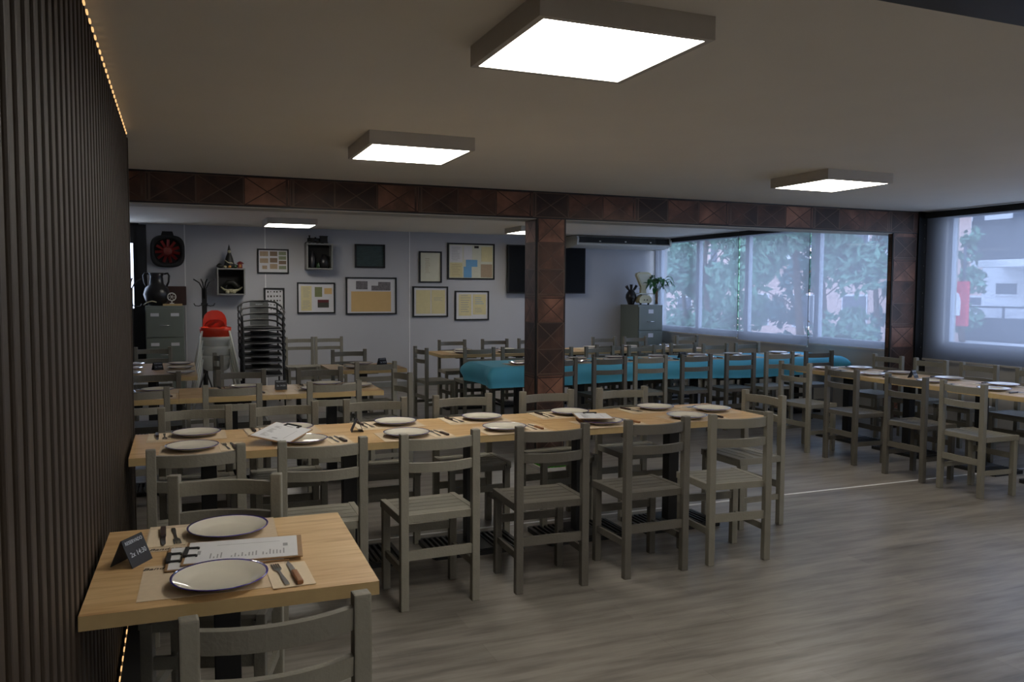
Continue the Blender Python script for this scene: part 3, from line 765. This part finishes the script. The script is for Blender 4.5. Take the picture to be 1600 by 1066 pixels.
frame('picture_frame', 3.60, 4.21, 1.14, 1.65, 'framed open booklet of two yellowed pages, lower left of the right-hand group', P_mat,
      [('page', P_yel, .06, .50, .08, .93), ('page', P_yel, .53, .95, .08, .93)]+lines(.58, .9, .35, .5, 3), fw=.024)
frame('picture_frame', 4.33, 4.94, 1.08, 1.58, 'framed pair of yellowed certificates, lower right of the group beside the television', P_mat,
      [('page', P_yel, .08, .48, .08, .88), ('page', P_yel, .53, .95, .08, .84)]+lines(.12, .44, .12, .8, 8)+lines(.57, .9, .2, .5, 4, P_blue)+lines(.57, .9, .6, .8, 3), fw=.024)
random.seed(11)
# television
t = thing('television', 'large black television on the back wall, half hidden by the copper column', 'television', (5.98, YK-.01, 1.95))
MB().box(-.74, .74, -.13, -.08, -.41, .42, bev=.006).build('casing', M_blackm, t)
MB().box(-.72, .72, -.133, -.1305, -.39, .40).build('screen', M_tv, t)
MB().box(-.2, .2, -.08, 0, -.15, .15).build('bracket', M_black, t)
# air conditioner under the ceiling
t = thing('air_conditioner', 'long white ceiling air conditioner with dark louvre beside the windows', 'air conditioner', (7.22, YK, 0))
MB().prism([(0, 2.52), (-.62, 2.52), (-.62, 2.42), (-.66, 2.40), (-.64, 2.37), (-.45, 2.34), (0, 2.34)], 'x', -.92, .92).build('body', M_acw, t)
b = MB(); b.prism([(-.621, 2.512), (-.632, 2.512), (-.645, 2.415), (-.621, 2.415)], 'x', -.90, .90); b.build('louvre', M_black, t)
for s in (-1, 1): MB().prism([(-.05, 2.525), (-.64, 2.525), (-.68, 2.48), (-.66, 2.38), (-.42, 2.33), (-.05, 2.33)], 'x', s*.90, s*.935).build('end_cap', M_acw, t)
b = MB()
for i in range(3): b.box(-.5+i*.5, -.47+i*.5, -.652, -.640, 2.43, 2.45)
b.build('louvre_clip', M_acw, t)

# shelf boxes
def shelf_box(x, z, w, h, label):
    t = thing('box_shelf', label, 'shelf', (x, YK, z), group='square box shelves'); e = .02; d = .26
    b = MB()
    for a in ((-w, w, h-e, h), (-w, w, -h, -h+e), (-w, -w+e, -h+e, h-e), (w-e, w, -h+e, h-e)): b.box(a[0], a[1], -d, 0, a[2], a[3])
    b.build('box', M_greyw, t); MB().box(-w+e, w-e, -.01, -.002, -h+e, h-e).build('back_panel', M_blackm, t); return t
shelf_box(.755, 1.70, .20, .20, 'square grey box shelf holding clogs, under the cone shaped figure')
shelf_box(2.06, 2.10, .20, .20, 'square grey box shelf holding a dark bottle and jug, under the toy locomotive')
ys = YK-.15
def clog(x, z, d, label):
    b = MB(); pts = [(-.09, 0, .02), (-.05, 0, .028), (0, 0, .03), (.05, 0, .045), (.10, 0, .085)]
    b.tube(pts, lambda t: .034*(1-.75*t), seg=12); b.tube([(-.088, 0, .02), (-.095, 0, .035)], .03, seg=10)
    o = b.build('wooden_clog', M_stone if d > 0 else M_dk); o.location = (x, ys, z+.015); o.rotation_euler = (0, 0, d); tag(o, label, 'clog', 'clogs in the box shelf')
clog(.70, 1.52, 2.6, 'pale pointed clog at the left in the box shelf'); clog(.82, 1.52, .2, 'pale curved clog at the right in the box shelf')
o = MB().tube([(-.12, 0, .10), (-.05, 0, .17), (.03, 0, .17), (.10, 0, .10), (.13, 0, .05)], lambda t: .012+.03*math.sin(PI*t), seg=12).tube([(-.10, 0, 0), (-.05, 0, .17)], .008).tube([(.09, 0, 0), (.03, 0, .17)], .008).build('boat_ornament', M_dk)
o.location = (.76, ys+.07, 1.521); tag(o, 'dark boat shaped ornament at the back of the box shelf with clogs', 'ornament')
for i, (x, n) in enumerate(((.70, 'left'), (.79, 'right'))):
    o = MB().blob((0, 0, .024), .026, sc=(1.2, .9, .9), jit=.003).build('pebble', M_stone); o.location = (x, ys-.07, 1.519); tag(o, 'pale pebble at the front of the clog shelf, %s one' % n, 'stone', 'pebbles in the clog shelf')
# figures on the first shelf
zt1 = 1.902
b = MB().lathe([(0, 0), (.075, 0), (.08, .04), (.05, .16), (.028, .22), (.024, .26), (.012, .32), (0, .36)], 20)
t = thing('doll_figure', 'tall dark cone shaped figure with pointed hat on the left box shelf', 'figurine', (.735, ys, zt1)); b.build('robe', M_dk, t)
MB().blob((0, -.015, .245), .026).build('face', M_stone, t); MB().tube([(-.07, -.07, .12), (-.02, -.09, .08), (.05, -.08, .07)], .008).build('sash', M_stone, t)
for x, r, m, lab in ((-.13, .038, M_dk, 'dark lumpy ornament at the left end of the top of the left box shelf'), (.07, .034, M_bottleg, 'green lumpy ornament between the cone figure and the red lantern')):
    o = MB().blob((0, 0, r*.8), r, sc=(1.5, 1, .9), jit=.006).build('lumpy_ornament', m); o.location = (.735+x, ys, zt1); tag(o, lab, 'ornament')
for x, m, lab in ((-.065, M_stone, 'small pale shell at the front of the left box shelf top'), (.0, M_gold, 'small yellow shell at the front of the left box shelf top')):
    o = MB().blob((0, 0, .018), .02, sc=(1.2, .8, .9)).build('shell', m); o.location = (.735+x, ys-.10, zt1); tag(o, lab, 'shell')
t = thing('toy_lantern', 'small red and yellow house shaped ornament on the left box shelf', 'ornament', (.89, ys, zt1))
MB().box(-.032, .032, -.03, .03, 0, .07, bev=.006).build('body', M_redor, t); MB().box(-.014, .014, -.034, -.03, .015, .055).build('window', M_gold, t); MB().lathe([(.06, .068), (.02, .10), (0, .105)], 4).build('roof', M_redor, t)
# toy locomotive
t = thing('toy_locomotive', 'black toy steam locomotive on top of the right box shelf', 'toy', (2.04, ys, 2.301))
b = MB().tube([(-.15, 0, .055), (.04, 0, .055)], .030, seg=14); b.build('boiler', M_black, t)
MB().box(.04, .15, -.045, .045, .02, .115, bev=.004).box(.03, .16, -.05, .05, .113, .121).build('cab', M_black, t)
MB().box(-.17, .16, -.035, .035, .014, .026).prism([(-.17, .0), (-.17, .026), (-.20, 0)], 'y', -.03, .03).build('frame', M_black, t)
MB().lathe([(.010, .08), (.012, .115), (.018, .125), (0, .126)], 12, c=(-.12, 0, 0)).build('chimney', M_black, t)
MB().lathe([(.014, .08), (.014, .095), (0, .105)], 12, c=(-.03, 0, 0)).build('dome', M_black, t)
for s in (-1, 1):
    for x in (-.12, -.06, 0, .08): MB().tube([(x, s*.034, .018), (x, s*.044, .018)], .018, seg=16).build('wheel', M_black, t)
# bottle and jug in the second shelf
o = MB().lathe([(0, 0), (.04, 0), (.045, .02), (.045, .17), (.03, .21), (.015, .235), (.015, .27), (0, .27)], 24).build('bottle', M_pot); o.location = (1.96, ys, 1.921); tag(o, 'tall dark bottle inside the right box shelf', 'bottle')
t = thing('clay_jug', 'round dark jug inside the right box shelf', 'jug', (2.14, ys, 1.921)); MB().lathe([(0, 0), (.05, 0), (.075, .05), (.078, .11), (.05, .17), (.03, .19), (.035, .215), (0, .21)], 24).build('body', M_pot, t)
MB().tube([(.035, 0, .20), (.085, 0, .18), (.08, 0, .12)], .008).build('handle', M_pot, t)
o = MB().lathe([(0, 0), (.025, 0), (.03, .03), (.02, .06), (.022, .08), (0, .08)], 16).build('small_cup', M_bottleg); o.location = (2.04, ys-.06, 1.921); tag(o, 'small greenish cup at the front of the right box shelf', 'cup')

# red fan cowl on the wall
t = thing('wall_fan', 'dark rounded cowl with a red bladed fan hung high at the back left', 'fan', (-.115, YK, 2.14))
def sq(rx, rz, n=40, p=3.2, top=0):
    out = []
    for i in range(n):
        a = 2*PI*i/n; c, s = math.cos(a), math.sin(a)
        x = math.copysign(abs(c)**(2/p), c)*rx; z = math.copysign(abs(s)**(2/p), s)*rz
        out.append((x, z))
    return out
O, I = sq(.235, .235), sq(.185, .185, p=2.4); b = MB(); n = 40
ro = [[b.bm.verts.new((x, yy, z)) for x, z in S] for S, yy in ((O, 0), (O, -.07), (sq(.22, .22), -.09), (I, -.075), (I, -.02))]
for k in range(4):
    for i in range(n):
        f = b.bm.faces.new((ro[k][i], ro[k][(i+1) % n], ro[k+1][(i+1) % n], ro[k+1][i])); f.smooth = True
b.bm.faces.new(ro[-1]); b.bm.faces.new(ro[0][::-1]); b.prism([(-.09, .22), (-.07, .29), (.07, .29), (.09, .22)], 'y', -.07, 0)
b.build('cowl', M_blackm, t)
for i in range(11):
    a = 2*PI*i/11+.2; M = Matrix.Rotation(a, 4, 'Y') @ Matrix.Translation((.115, -.05, 0)) @ Matrix.Rotation(.7, 4, 'X')
    MB().box(-.055, .055, -.003, .003, -.024, .024, M=M).build('blade', M_redor, t)
b = MB().lathe([(0, .03), (.05, .03), (.062, .02), (.065, 0), (0, 0)], 24); bmesh.ops.transform(b.bm, matrix=Matrix.Translation((0, -.045, 0)) @ Matrix.Rotation(PI/2, 4, 'X'), verts=b.bm.verts[:]); b.build('hub', mat('hub_rust', srgb(120, 44, 34), .45), t)

# filing cabinets
def cabinet(x0, x1, y0, y1, h, nd, label, two_labels, name='filing_cabinet'):
    t = thing(name, label, 'cabinet', ((x0+x1)/2, (y0+y1)/2, 0)); w, d = (x1-x0)/2, (y1-y0)/2
    MB().box(-w, w, -d+.02, d, 0, h, bev=.004).build('body', M_cab, t)
    dh = (h-.08)/nd
    for i in range(nd):
        z0 = .05+i*dh; dr = MB().box(-w+.012, w-.012, -d, -d+.02, z0+.006, z0+dh-.006, bev=.003).build('drawer', M_cab, t)
        for lx in ((-w*.52, w*.52) if two_labels else (.0,)):
            q = .055 if two_labels else .05
            b = MB().box(lx-q, lx+q, -d-.004, -d, z0+dh*.72, z0+dh*.72+(.045 if two_labels else .07)); b.build('label_holder', M_label, dr)
        b = MB(); hw = .07; zz = z0+dh*(.42 if two_labels else .38)
        b.tube([(-hw, -d, zz), (-hw, -d-.025, zz), (hw, -d-.025, zz), (hw, -d, zz)], .006, seg=6); b.build('handle', M_chrome, dr)
    return t
cabinet(-.42, .09, 12.72, 13.2, 1.345, 3, 'grey green filing cabinet at the back left with paired drawer labels', True)
cabinet(7.50, 8.00, 12.58, 13.22, 1.345, 3, 'grey green filing cabinet in the corner by the windows with single drawer labels', False)
# things on the left cabinet
zc = 1.347
t = thing('black_amphora', 'large black two handled jug on the left filing cabinet', 'jug', (-.27, 12.98, zc))
MB().lathe([(0, 0), (.09, 0), (.15, .06), (.18, .16), (.155, .25), (.10, .31), (.085, .42), (.11, .47), (.10, .47), (.07, .42), (0, .40)], 32).build('body', M_pot, t)
for s in (-1, 1): MB().tube([(s*.10, 0, .455), (s*.15, 0, .465), (s*.17, 0, .43), (s*.16, 0, .34), (s*.13, 0, .27)], .014).build('handle', M_pot, t)
o = MB().box(-.15, .15, -.02, .02, 0, .28, bev=.015).build('leather_case', M_leather); o.location = (-.02, 13.10, zc); tag(o, 'dark brown flat case standing behind the black jug on the left cabinet', 'case')
o = MB().box(-.13, .13, -.05, .05, 0, .025, bev=.003).build('wooden_block', M_pine); o.location = (-.06, 12.86, zc); tag(o, 'light wooden board lying at the front of the left cabinet', 'board')
t = thing('wheel_ornament', 'small pale metal wheel ornament standing on the light board', 'ornament', (-.07, 12.86, zc+.026))
b = MB(); b.tube([(.055*math.cos(a*PI/9), 0, .10+.055*math.sin(a*PI/9)) for a in range(19)], .008, seg=6); b.build('wheel', M_whitep, t)
b = MB()
for i in range(6): b.bar((0, 0, .10), (.055*math.cos(i*PI/3), 0, .10+.055*math.sin(i*PI/3)), .006, .006)
b.build('spokes', M_whitep, t)
MB().box(-.03, .03, -.015, .015, 0, .012).box(-.008, .008, -.008, .008, .01, .05).build('foot', M_whitep, t)
o = MB().tube([(-.11, 0, .01), (-.06, 0, .05), (0, 0, .065), (.06, 0, .05)], .008).build('curved_horn', M_stone); o.location = (-.33, 12.79, zc); tag(o, 'pale curved horn lying at the front left of the left cabinet', 'horn')
# things on the right cabinet
t = thing('clay_pitcher', 'black clay pitcher with several spouts on the corner filing cabinet', 'jug', (7.56, 12.95, zc))
MB().lathe([(0, 0), (.055, 0), (.06, .02), (.10, .12), (.095, .18), (.06, .24), (.045, .27), (0, .27)], 28).build('body', M_pot, t)
for a, b_ in ((-.10, .34), (.0, .37), (.11, .35)): MB().tube([(a*.3, 0, .24), (a*.7, 0, .29), (a, 0, b_-.01)], lambda t: .018+.010*t, seg=10).build('spout', M_pot, t)
t = thing('shop_scale', 'old cream shop weighing scale with fan shaped head on the corner cabinet', 'scale', (7.76, 12.85, zc))
b = MB()
for s in (-1, 1): b.lathe([(0, 0), (.018, 0), (.02, .03), (0, .03)], 12, c=(s*.08, -.03, 0))
b.build('foot', M_black, t)
MB().prism([(-.11, .03), (-.13, .06), (-.12, .12), (-.07, .17), (.07, .17), (.12, .12), (.13, .06), (.11, .03)], 'y', -.07, .07).build('base', M_cream, t)
MB().box(-.16, .16, -.11, .11, .19, .205, bev=.005).box(-.06, .06, -.04, .04, .168, .192).build('pan', M_whitep, t)
MB().prism([(-.055, .205), (-.05, .33), (.05, .33), (.055, .205)], 'y', .0, .06).build('neck', M_cream, t)
MB().prism([(-.06, .33), (-.15, .52), (-.14, .56), (-.07, .585), (.07, .585), (.14, .56), (.15, .52), (.06, .33)], 'y', -.01, .06).build('head', M_cream, t)
MB().prism([(-.04, .35), (-.12, .52), (-.10, .545), (.10, .545), (.12, .52), (.04, .35)], 'y', -.014, -.010).build('dial', P_yel2, t)
for s in (-1, 1): MB().tube([(s*.03, -.07, .085), (s*.03, -.085, .085)], .010, seg=10).build('knob', M_black, t)
t = thing('potted_plant', 'leafy green plant in a tall glass vase on the corner filing cabinet', 'plant', (7.95, 12.72, zc))
MB().lathe([(0, 0), (.04, 0), (.045, .02), (.045, .26), (.041, .26), (.041, .01), (0, .01)], 20).build('vase', M_glass, t)
b = MB()
for k in range(5): b.tube([(.018*math.cos(k*1.25), .018*math.sin(k*1.25), .01), (.02*math.cos(k*1.25), .02*math.sin(k*1.25), .28)], .009, seg=6)
b.build('stem', M_knifew, t)
b = MB(); random.seed(3)
for i in range(24):
    a = random.uniform(0, 2*PI); R = random.uniform(.08, .30); hh = random.uniform(.28, .52); L = random.uniform(.10, .17); wd = L*.30
    cx, cy = math.cos(a)*R*.5, math.sin(a)*R*.5; p0 = Vector((cx*.3, cy*.3, .25)); p1 = Vector((math.cos(a)*R*.6, math.sin(a)*R*.6, hh)); b.tube([p0, (p0+p1)/2+Vector((0, 0, .04)), p1], .003, seg=5)
    d = Vector((math.cos(a), math.sin(a), 0)); sd = Vector((-d.y, d.x, 0)); prev = None
    for k in range(7):
        u = k/6; c = p1+d*L*u+Vector((0, 0, .03*math.sin(u*PI)-.10*u*u)); w = wd*math.sin(PI*min(1, u*.92+.06))**.8
        row = [b.bm.verts.new(c-sd*w), b.bm.verts.new(c-Vector((0, 0, .012))), b.bm.verts.new(c+sd*w)]
        if prev:
            for q in (0, 1):
                f = b.bm.faces.new((prev[q], prev[q+1], row[q+1], row[q])); f.smooth = True
        prev = row
b.build('leaves', M_leaf, t)

# coat stands
def coat_stand(x, y, label):
    t = thing('coat_stand', label, 'coat stand', (x, y, 0), group='black coat stands')
    MB().box(-.035, .035, -.012, .012, .0, 1.6, bev=.005).build('pole', M_black, t)
    for i in range(4):
        a = i*PI/2+.25; c, s = math.cos(a), math.sin(a)
        MB().tube([(c*.02, s*.02, 1.45), (c*.03, s*.03, 1.60), (c*.07, s*.07, 1.68), (c*.15, s*.15, 1.73)], .010, seg=6).build('arm', M_black, t)
        MB().tube([(c*.02, s*.02, 1.36), (c*.08, s*.08, 1.34), (c*.13, s*.13, 1.345), (c*.15, s*.15, 1.38)], .008, seg=6).build('hook', M_black, t)
        MB().tube([(c*.02, s*.02, .35), (c*.10, s*.10, .10), (c*.20, s*.20, .012)], .012, seg=6).build('foot', M_black, t)
coat_stand(.37, 12.88, 'black bentwood coat stand between the left filing cabinet and the high chairs')
coat_stand(-.60, 12.55, 'black coat stand in front of the bright door pane at the far left')

# stacked high chairs
def highchair_proto(name, seatm):
    r = thing(name, '', 'high chair')
    b = MB()
    # bowl seat with rounded high back (back at +y, child faces -y, tray side open)
    n = 24
    def out(z, rx, ry): return [(rx*math.copysign(abs(math.cos(a))**.7, math.cos(a)), ry*math.copysign(abs(math.sin(a))**.7, math.sin(a)), z) for a in [2*PI*i/n for i in range(n)]]
    rings = [out(.50, .12, .11), out(.52, .16, .15), out(.66, .20, .17), out(.70, .205, .175), out(.705, .19, .163), out(.53, .14, .13)]
    V = [[b.bm.verts.new(p) for p in R] for R in rings]
    for k in range(5):
        for i in range(n):
            f = b.bm.faces.new((V[k][i], V[k][(i+1) % n], V[k+1][(i+1) % n], V[k+1][i])); f.smooth = True
    b.bm.faces.new(V[0][::-1]); b.bm.faces.new(V[-1])
    b.build('seat', seatm, r)
    b = MB(); prof = [(-.155, .69), (-.15, .80), (-.13, .86), (-.09, .905), (-.04, .925), (.04, .925), (.09, .905), (.13, .86), (.15, .80), (.155, .69)]
    b.prism(prof, 'y', .155, .172); b.build('backrest', seatm, r)
    for sx in (-1, 1):
        for sy in (-1, 1): MB().tube([(sx*.17, sy*.14, .66), (sx*.30, sy*.27, .0)], .013, M_alu if 0 else None, seg=8).build('leg', M_whitep, r)
    return r
HW = highchair_proto('high_chair', M_whitep); HR = highchair_proto('high_chair', M_red)
hx, hy = .47, 11.75
for k in range(3):
    place(HW, (hx, hy, .125*k), 0, 'white plastic high chair, %s of the nested stack under the red one' % ('lowest', 'middle', 'uppermost white')[k], 'high chair', 'stacked high chairs')
place(HR, (hx, hy, .375), 0, 'red plastic high chair nested on top of the white ones', 'high chair', 'stacked high chairs')

# stack of black armchairs
def armchair_proto():
    r = thing('stacking_armchair', '', 'chair')
    MB().prism([(-.24, -.22), (-.25, .18), (-.20, .24), (.20, .24), (.25, .18), (.24, -.22), (.0, -.25)], 'z', .43, .452).build('seat', M_black, r)
    b = MB(); n = 8
    pts = [(-.125+.25*i/n, .262+.02*math.sin(PI*i/n), 0) for i in range(n+1)]
    V = [[b.bm.verts.new((x, y+dy, z)) for (x, y, _) in pts] for z, dy in ((.49, 0), (.80, .03))]
    V2 = [[b.bm.verts.new((x, y+dy+.012, z)) for (x, y, _) in pts] for z, dy in ((.49, 0), (.80, .03))]
    for i in range(n):
        b.bm.faces.new((V[0][i], V[0][i+1], V[1][i+1], V[1][i])); b.bm.faces.new((V2[0][i+1], V2[0][i], V2[1][i], V2[1][i+1])); b.bm.faces.new((V[1][i], V[1][i+1], V2[1][i+1], V2[1][i])); b.bm.faces.new((V[0][i+1], V[0][i], V2[0][i], V2[0][i+1]))
    for i in (0, n): b.bm.faces.new((V[0][i], V[1][i], V2[1][i], V2[0][i]))
    b.build('backrest', mat('charcoal_plastic', srgb(84, 86, 84), .4), r)
    fr = mat('charcoal_tube', srgb(46, 46, 46), .35, metal=.4)
    arc = [(-.29, -.18, .66), (-.30, 0, .68), (-.29, .16, .73), (-.22, .27, .79), (-.10, .31, .81), (0, .315, .812), (.10, .31, .81), (.22, .27, .79), (.29, .16, .73), (.30, 0, .68), (.29, -.18, .66)]
    MB().tube(arc, .013, seg=8).build('arm_rail', fr, r)
    for sx in (-1, 1):
        MB().tube([(sx*.29, -.18, .66), (sx*.265, -.23, .60), (sx*.255, -.24, .40), (sx*.27, -.27, 0)], .012, seg=8).build('leg', fr, r)
        MB().tube([(sx*.24, .25, .77), (sx*.245, .23, .45), (sx*.26, .30, 0)], .012, seg=8).build('leg', fr, r)
    MB().tube([(-.25, -.24, .425), (0, -.255, .415), (.25, -.24, .425)], .010, seg=8).build('front_rail', mat('worn_edge', srgb(110, 110, 108), .4), r)
    return r
AC = armchair_proto()
for k in range(8):
    o = place(AC, (1.07, 11.75+.012*k, .088*k), 0, 'black stacking armchair, %s in the tall stack' % ('at the bottom' if k == 0 else 'on top showing its backrest' if k == 7 else ORD[k]+' from the bottom'), 'chair', 'stacked black armchairs')
    if k == 7:
        for dx in range(6):
            pass
        bb = MB()
        for dx in range(6): bb.box(-.048+dx*.016, -.037+dx*.016, .257, .261, .755+.002*(dx % 2), .768)
        bb.build('lettering', M_chalk, o)

# ------------------------------------------------------------------ outdoors, seen through the blinds
E_pink = mat('peach_render', srgb(222, 190, 180), .9, noise=.05, nscale=2)
E_white = mat('white_render', srgb(232, 232, 236), .9, noise=.03)
E_rail = mat('dark_railing', srgb(70, 76, 86), .6)
E_glass = mat('dark_window_glass', srgb(60, 72, 90), .2)
E_road = mat('street_paving', srgb(150, 150, 150), .9, noise=.1, nscale=2)
E_sign = mat('red_sign', srgb(206, 40, 66), .5)
E_signw = mat('white_lettering', srgb(236, 236, 240), .6)
E_leaf1 = mat('soft_green_leaves', srgb(104, 146, 124), .7, noise=.55, nscale=1.2, vary=.0)
E_leaf2 = mat('bluish_pine_needles', srgb(84, 118, 112), .7, noise=.5, nscale=1.2)
E_bark = mat('bark', srgb(96, 78, 64), .9, noise=.3)
struct(MB().box(XW+.3, 60, -10, 70, -1.3, -1.2).build('floor', E_road))
def building(x, y0, y1, z1, label, m, wins, bal):
    t = thing('apartment_building', label, 'building', (x, (y0+y1)/2, -1.2)); h = (y1-y0)/2; oz = 1.2; oy = -(y0+y1)/2
    MB().box(0, 7, -h, h, 0, z1+oz).build('wall', m, t)
    for (a, b_, c, d) in wins:
        w = MB().box(-.03, .05, a+oy, b_+oy, c+oz, d+oz).build('window', E_white, t)
        MB().box(-.05, -.031, a+oy+.06, b_+oy-.06, c+oz+.06, d+oz-.06).build('pane', E_glass, w)
    for (a, b_, zb, hh, mm) in bal:
        bb = MB().box(-1.2, 0, a+oy, b_+oy, zb+oz-.10, zb+oz+.08).build('balcony', E_white, t)
        r = MB()
        r.box(-1.2, -1.15, a+oy, b_+oy, zb+oz+hh-.05, zb+oz+hh)
        yy = a
        while yy <= b_+.001: r.box(-1.2, -1.16, yy+oy-.02, yy+oy+.02, zb+oz+.08, zb+oz+hh); yy += (b_-a)/6
        r.box(-1.185, -1.165, a+oy, b_+oy, zb+oz+.08, zb+oz+hh*mm)
        r.build('railing', E_rail, bb)
    return t
building(20.5, 8.5, 16.2, 9, 'white apartment building with railed balconies seen through the nearest blind', E_white,
         [(15.1, 15.8, 1.5, 1.9), (14.1, 14.8, 1.48, 1.88), (13.0, 13.8, 1.48, 1.88), (14.2, 15.4, 2.6, 4.6), (12.4, 13.6, 2.6, 4.6)], [(8.8, 15.6, 2.35, 1.1, .95), (8.8, 15.8, .25, 1.0, .7)])
building(22.5, 16.3, 31, 10, 'peach apartment building behind the trees', E_pink,
         [(17+i*2.6, 18.2+i*2.6, z, z+1.3) for i in range(5) for z in (.2, 3.2, 6.2)], [(19.4, 22.2, 2.9, 1.0, .3), (24.6, 27.6, 2.9, 1.0, .3)])
building(26, 33, 48, 7, 'distant pale pink building at the far end of the street', E_pink, [(35+i*3, 36.4+i*3, z, z+1.3) for i in range(4) for z in (0, 3)], [])
struct(MB().box(-6, 6, 16.5, 16.7, -1.2, 5).build('wall_daylight_blocker', E_white))  # added wall behind the back left door, cuts the skylight entering its pane
# hanging sign
t = thing('shop_sign', 'red sign with large white letter hanging outside the nearest window', 'sign', (17.0, 14.2, 1.28))
MB().box(-.05, .05, -.42, .62, -.47, .575).build('board', E_sign, t)
for (txt, sz, y, z) in (('m', 1.15, .12, .14), ('. . . .', .30, .10, -.28)):
    me = text_mesh(txt, sz, bold=.02, extrude=.01); me.materials.append(E_signw); link('lettering', me, t, (-.062, y, z), (PI/2, 0, -PI/2))
MB().tube([(0, -.3, .55), (0, -.3, 1.4)], .03).tube([(0, .5, .55), (0, .5, 1.4)], .03).build('bracket', E_rail, t)
MB().tube([(.10, .1, -2.48), (.10, .1, 1.4)], .05).build('post', E_rail, t)
t = thing('outdoor_air_unit', 'white air conditioning unit on the wall right of the red sign', 'air conditioner', (20.2, 15.95, .95))
MB().box(-.15, .15, -.36, .36, -.30, .30).build('casing', E_white, t)
b = MB(); b.tube([(-.16, .2*math.cos(a*PI/8), .2*math.sin(a*PI/8)) for a in range(17)], .02, seg=5); b.build('fan_grille', E_rail, t)
# trees
def tree(x, y, base, top, R, seed, m, label, n=2600, leaf=.11):
    rnd = random.Random(seed); t = thing('tree', label, 'tree', (x, y, base), group='trees outside the windows'); H = top-base
    b = MB(); b.tube([(0, 0, 0), (.1, .05, H*.3), (-.05, .1, H*.6), (0, 0, H*.9)], lambda u: .09*(1-.8*u)+.02, seg=8)
    cl = []
    for i in range(15):
        a = rnd.uniform(0, 2*PI); u = rnd.uniform(.18, 1); r = R*rnd.uniform(.25, 1)*math.sqrt(max(.05, 1-abs(u-.5)*1.4)); p = Vector((r*math.cos(a), r*math.sin(a), H*u)); cl.append((p, rnd.uniform(.22, .42)*R))
        b.tube([(0, 0, H*u*.8), p*.5+Vector((0, 0, H*u*.42)), p], .015, seg=5)
    b.build('trunk', E_bark, t)
    b = MB()
    for i in range(n):
        p, q = cl[rnd.randrange(len(cl))]; d = Vector((rnd.gauss(0, 1), rnd.gauss(0, 1), rnd.gauss(0, .8))); d.normalize(); c = p+d*q*rnd.uniform(.3, 1)**.5
        u = Vector((rnd.gauss(0, 1), rnd.gauss(0, 1), rnd.gauss(0, 1))).normalized(); w = u.cross(Vector((rnd.gauss(0, 1), rnd.gauss(0, 1), rnd.gauss(0, 1)))).normalized(); l = leaf*rnd.uniform(.7, 1.5)
        b.bm.faces.new([b.bm.verts.new(v) for v in (c-u*l, c+w*l*.45, c+u*l, c-w*l*.45)])
    b.build('foliage', m, t)
tree(13.5, 19.0, -1.2, 4.6, 2.2, 1, E_leaf1, 'broad pale green tree outside the windows beside the corner cabinet', 6500)
tree(12.8, 14.6, -1.2, 4.8, 1.7, 2, E_leaf1, 'pale green tree outside the third blind from the corner', 5200)
tree(14.8, 16.0, -1.2, 5.0, 1.5, 3, E_leaf2, 'darker bluish tree outside the blind next to the copper post', 3600)
tree(18.6, 15.2, -1.2, 3.2, .8, 12, E_leaf1, 'green tree between the red sign and the white balconies', 700)
tree(16.5, 24.5, -1.2, 3.4, 2.2, 5, E_leaf1, 'low rounded tree farthest down the street', 4000)
tree(19.0, 18.4, -1.2, 4.8, 1.0, 6, E_leaf2, 'slender dark tree behind the red sign', 900)
tree(11.5, 21.8, -1.2, .9, 1.7, 9, E_leaf1, 'low hedge-like shrub under the far windows', 4000)
tree(11.3, 17.0, -1.2, .8, 1.5, 10, E_leaf1, 'low shrub under the middle windows', 3800)
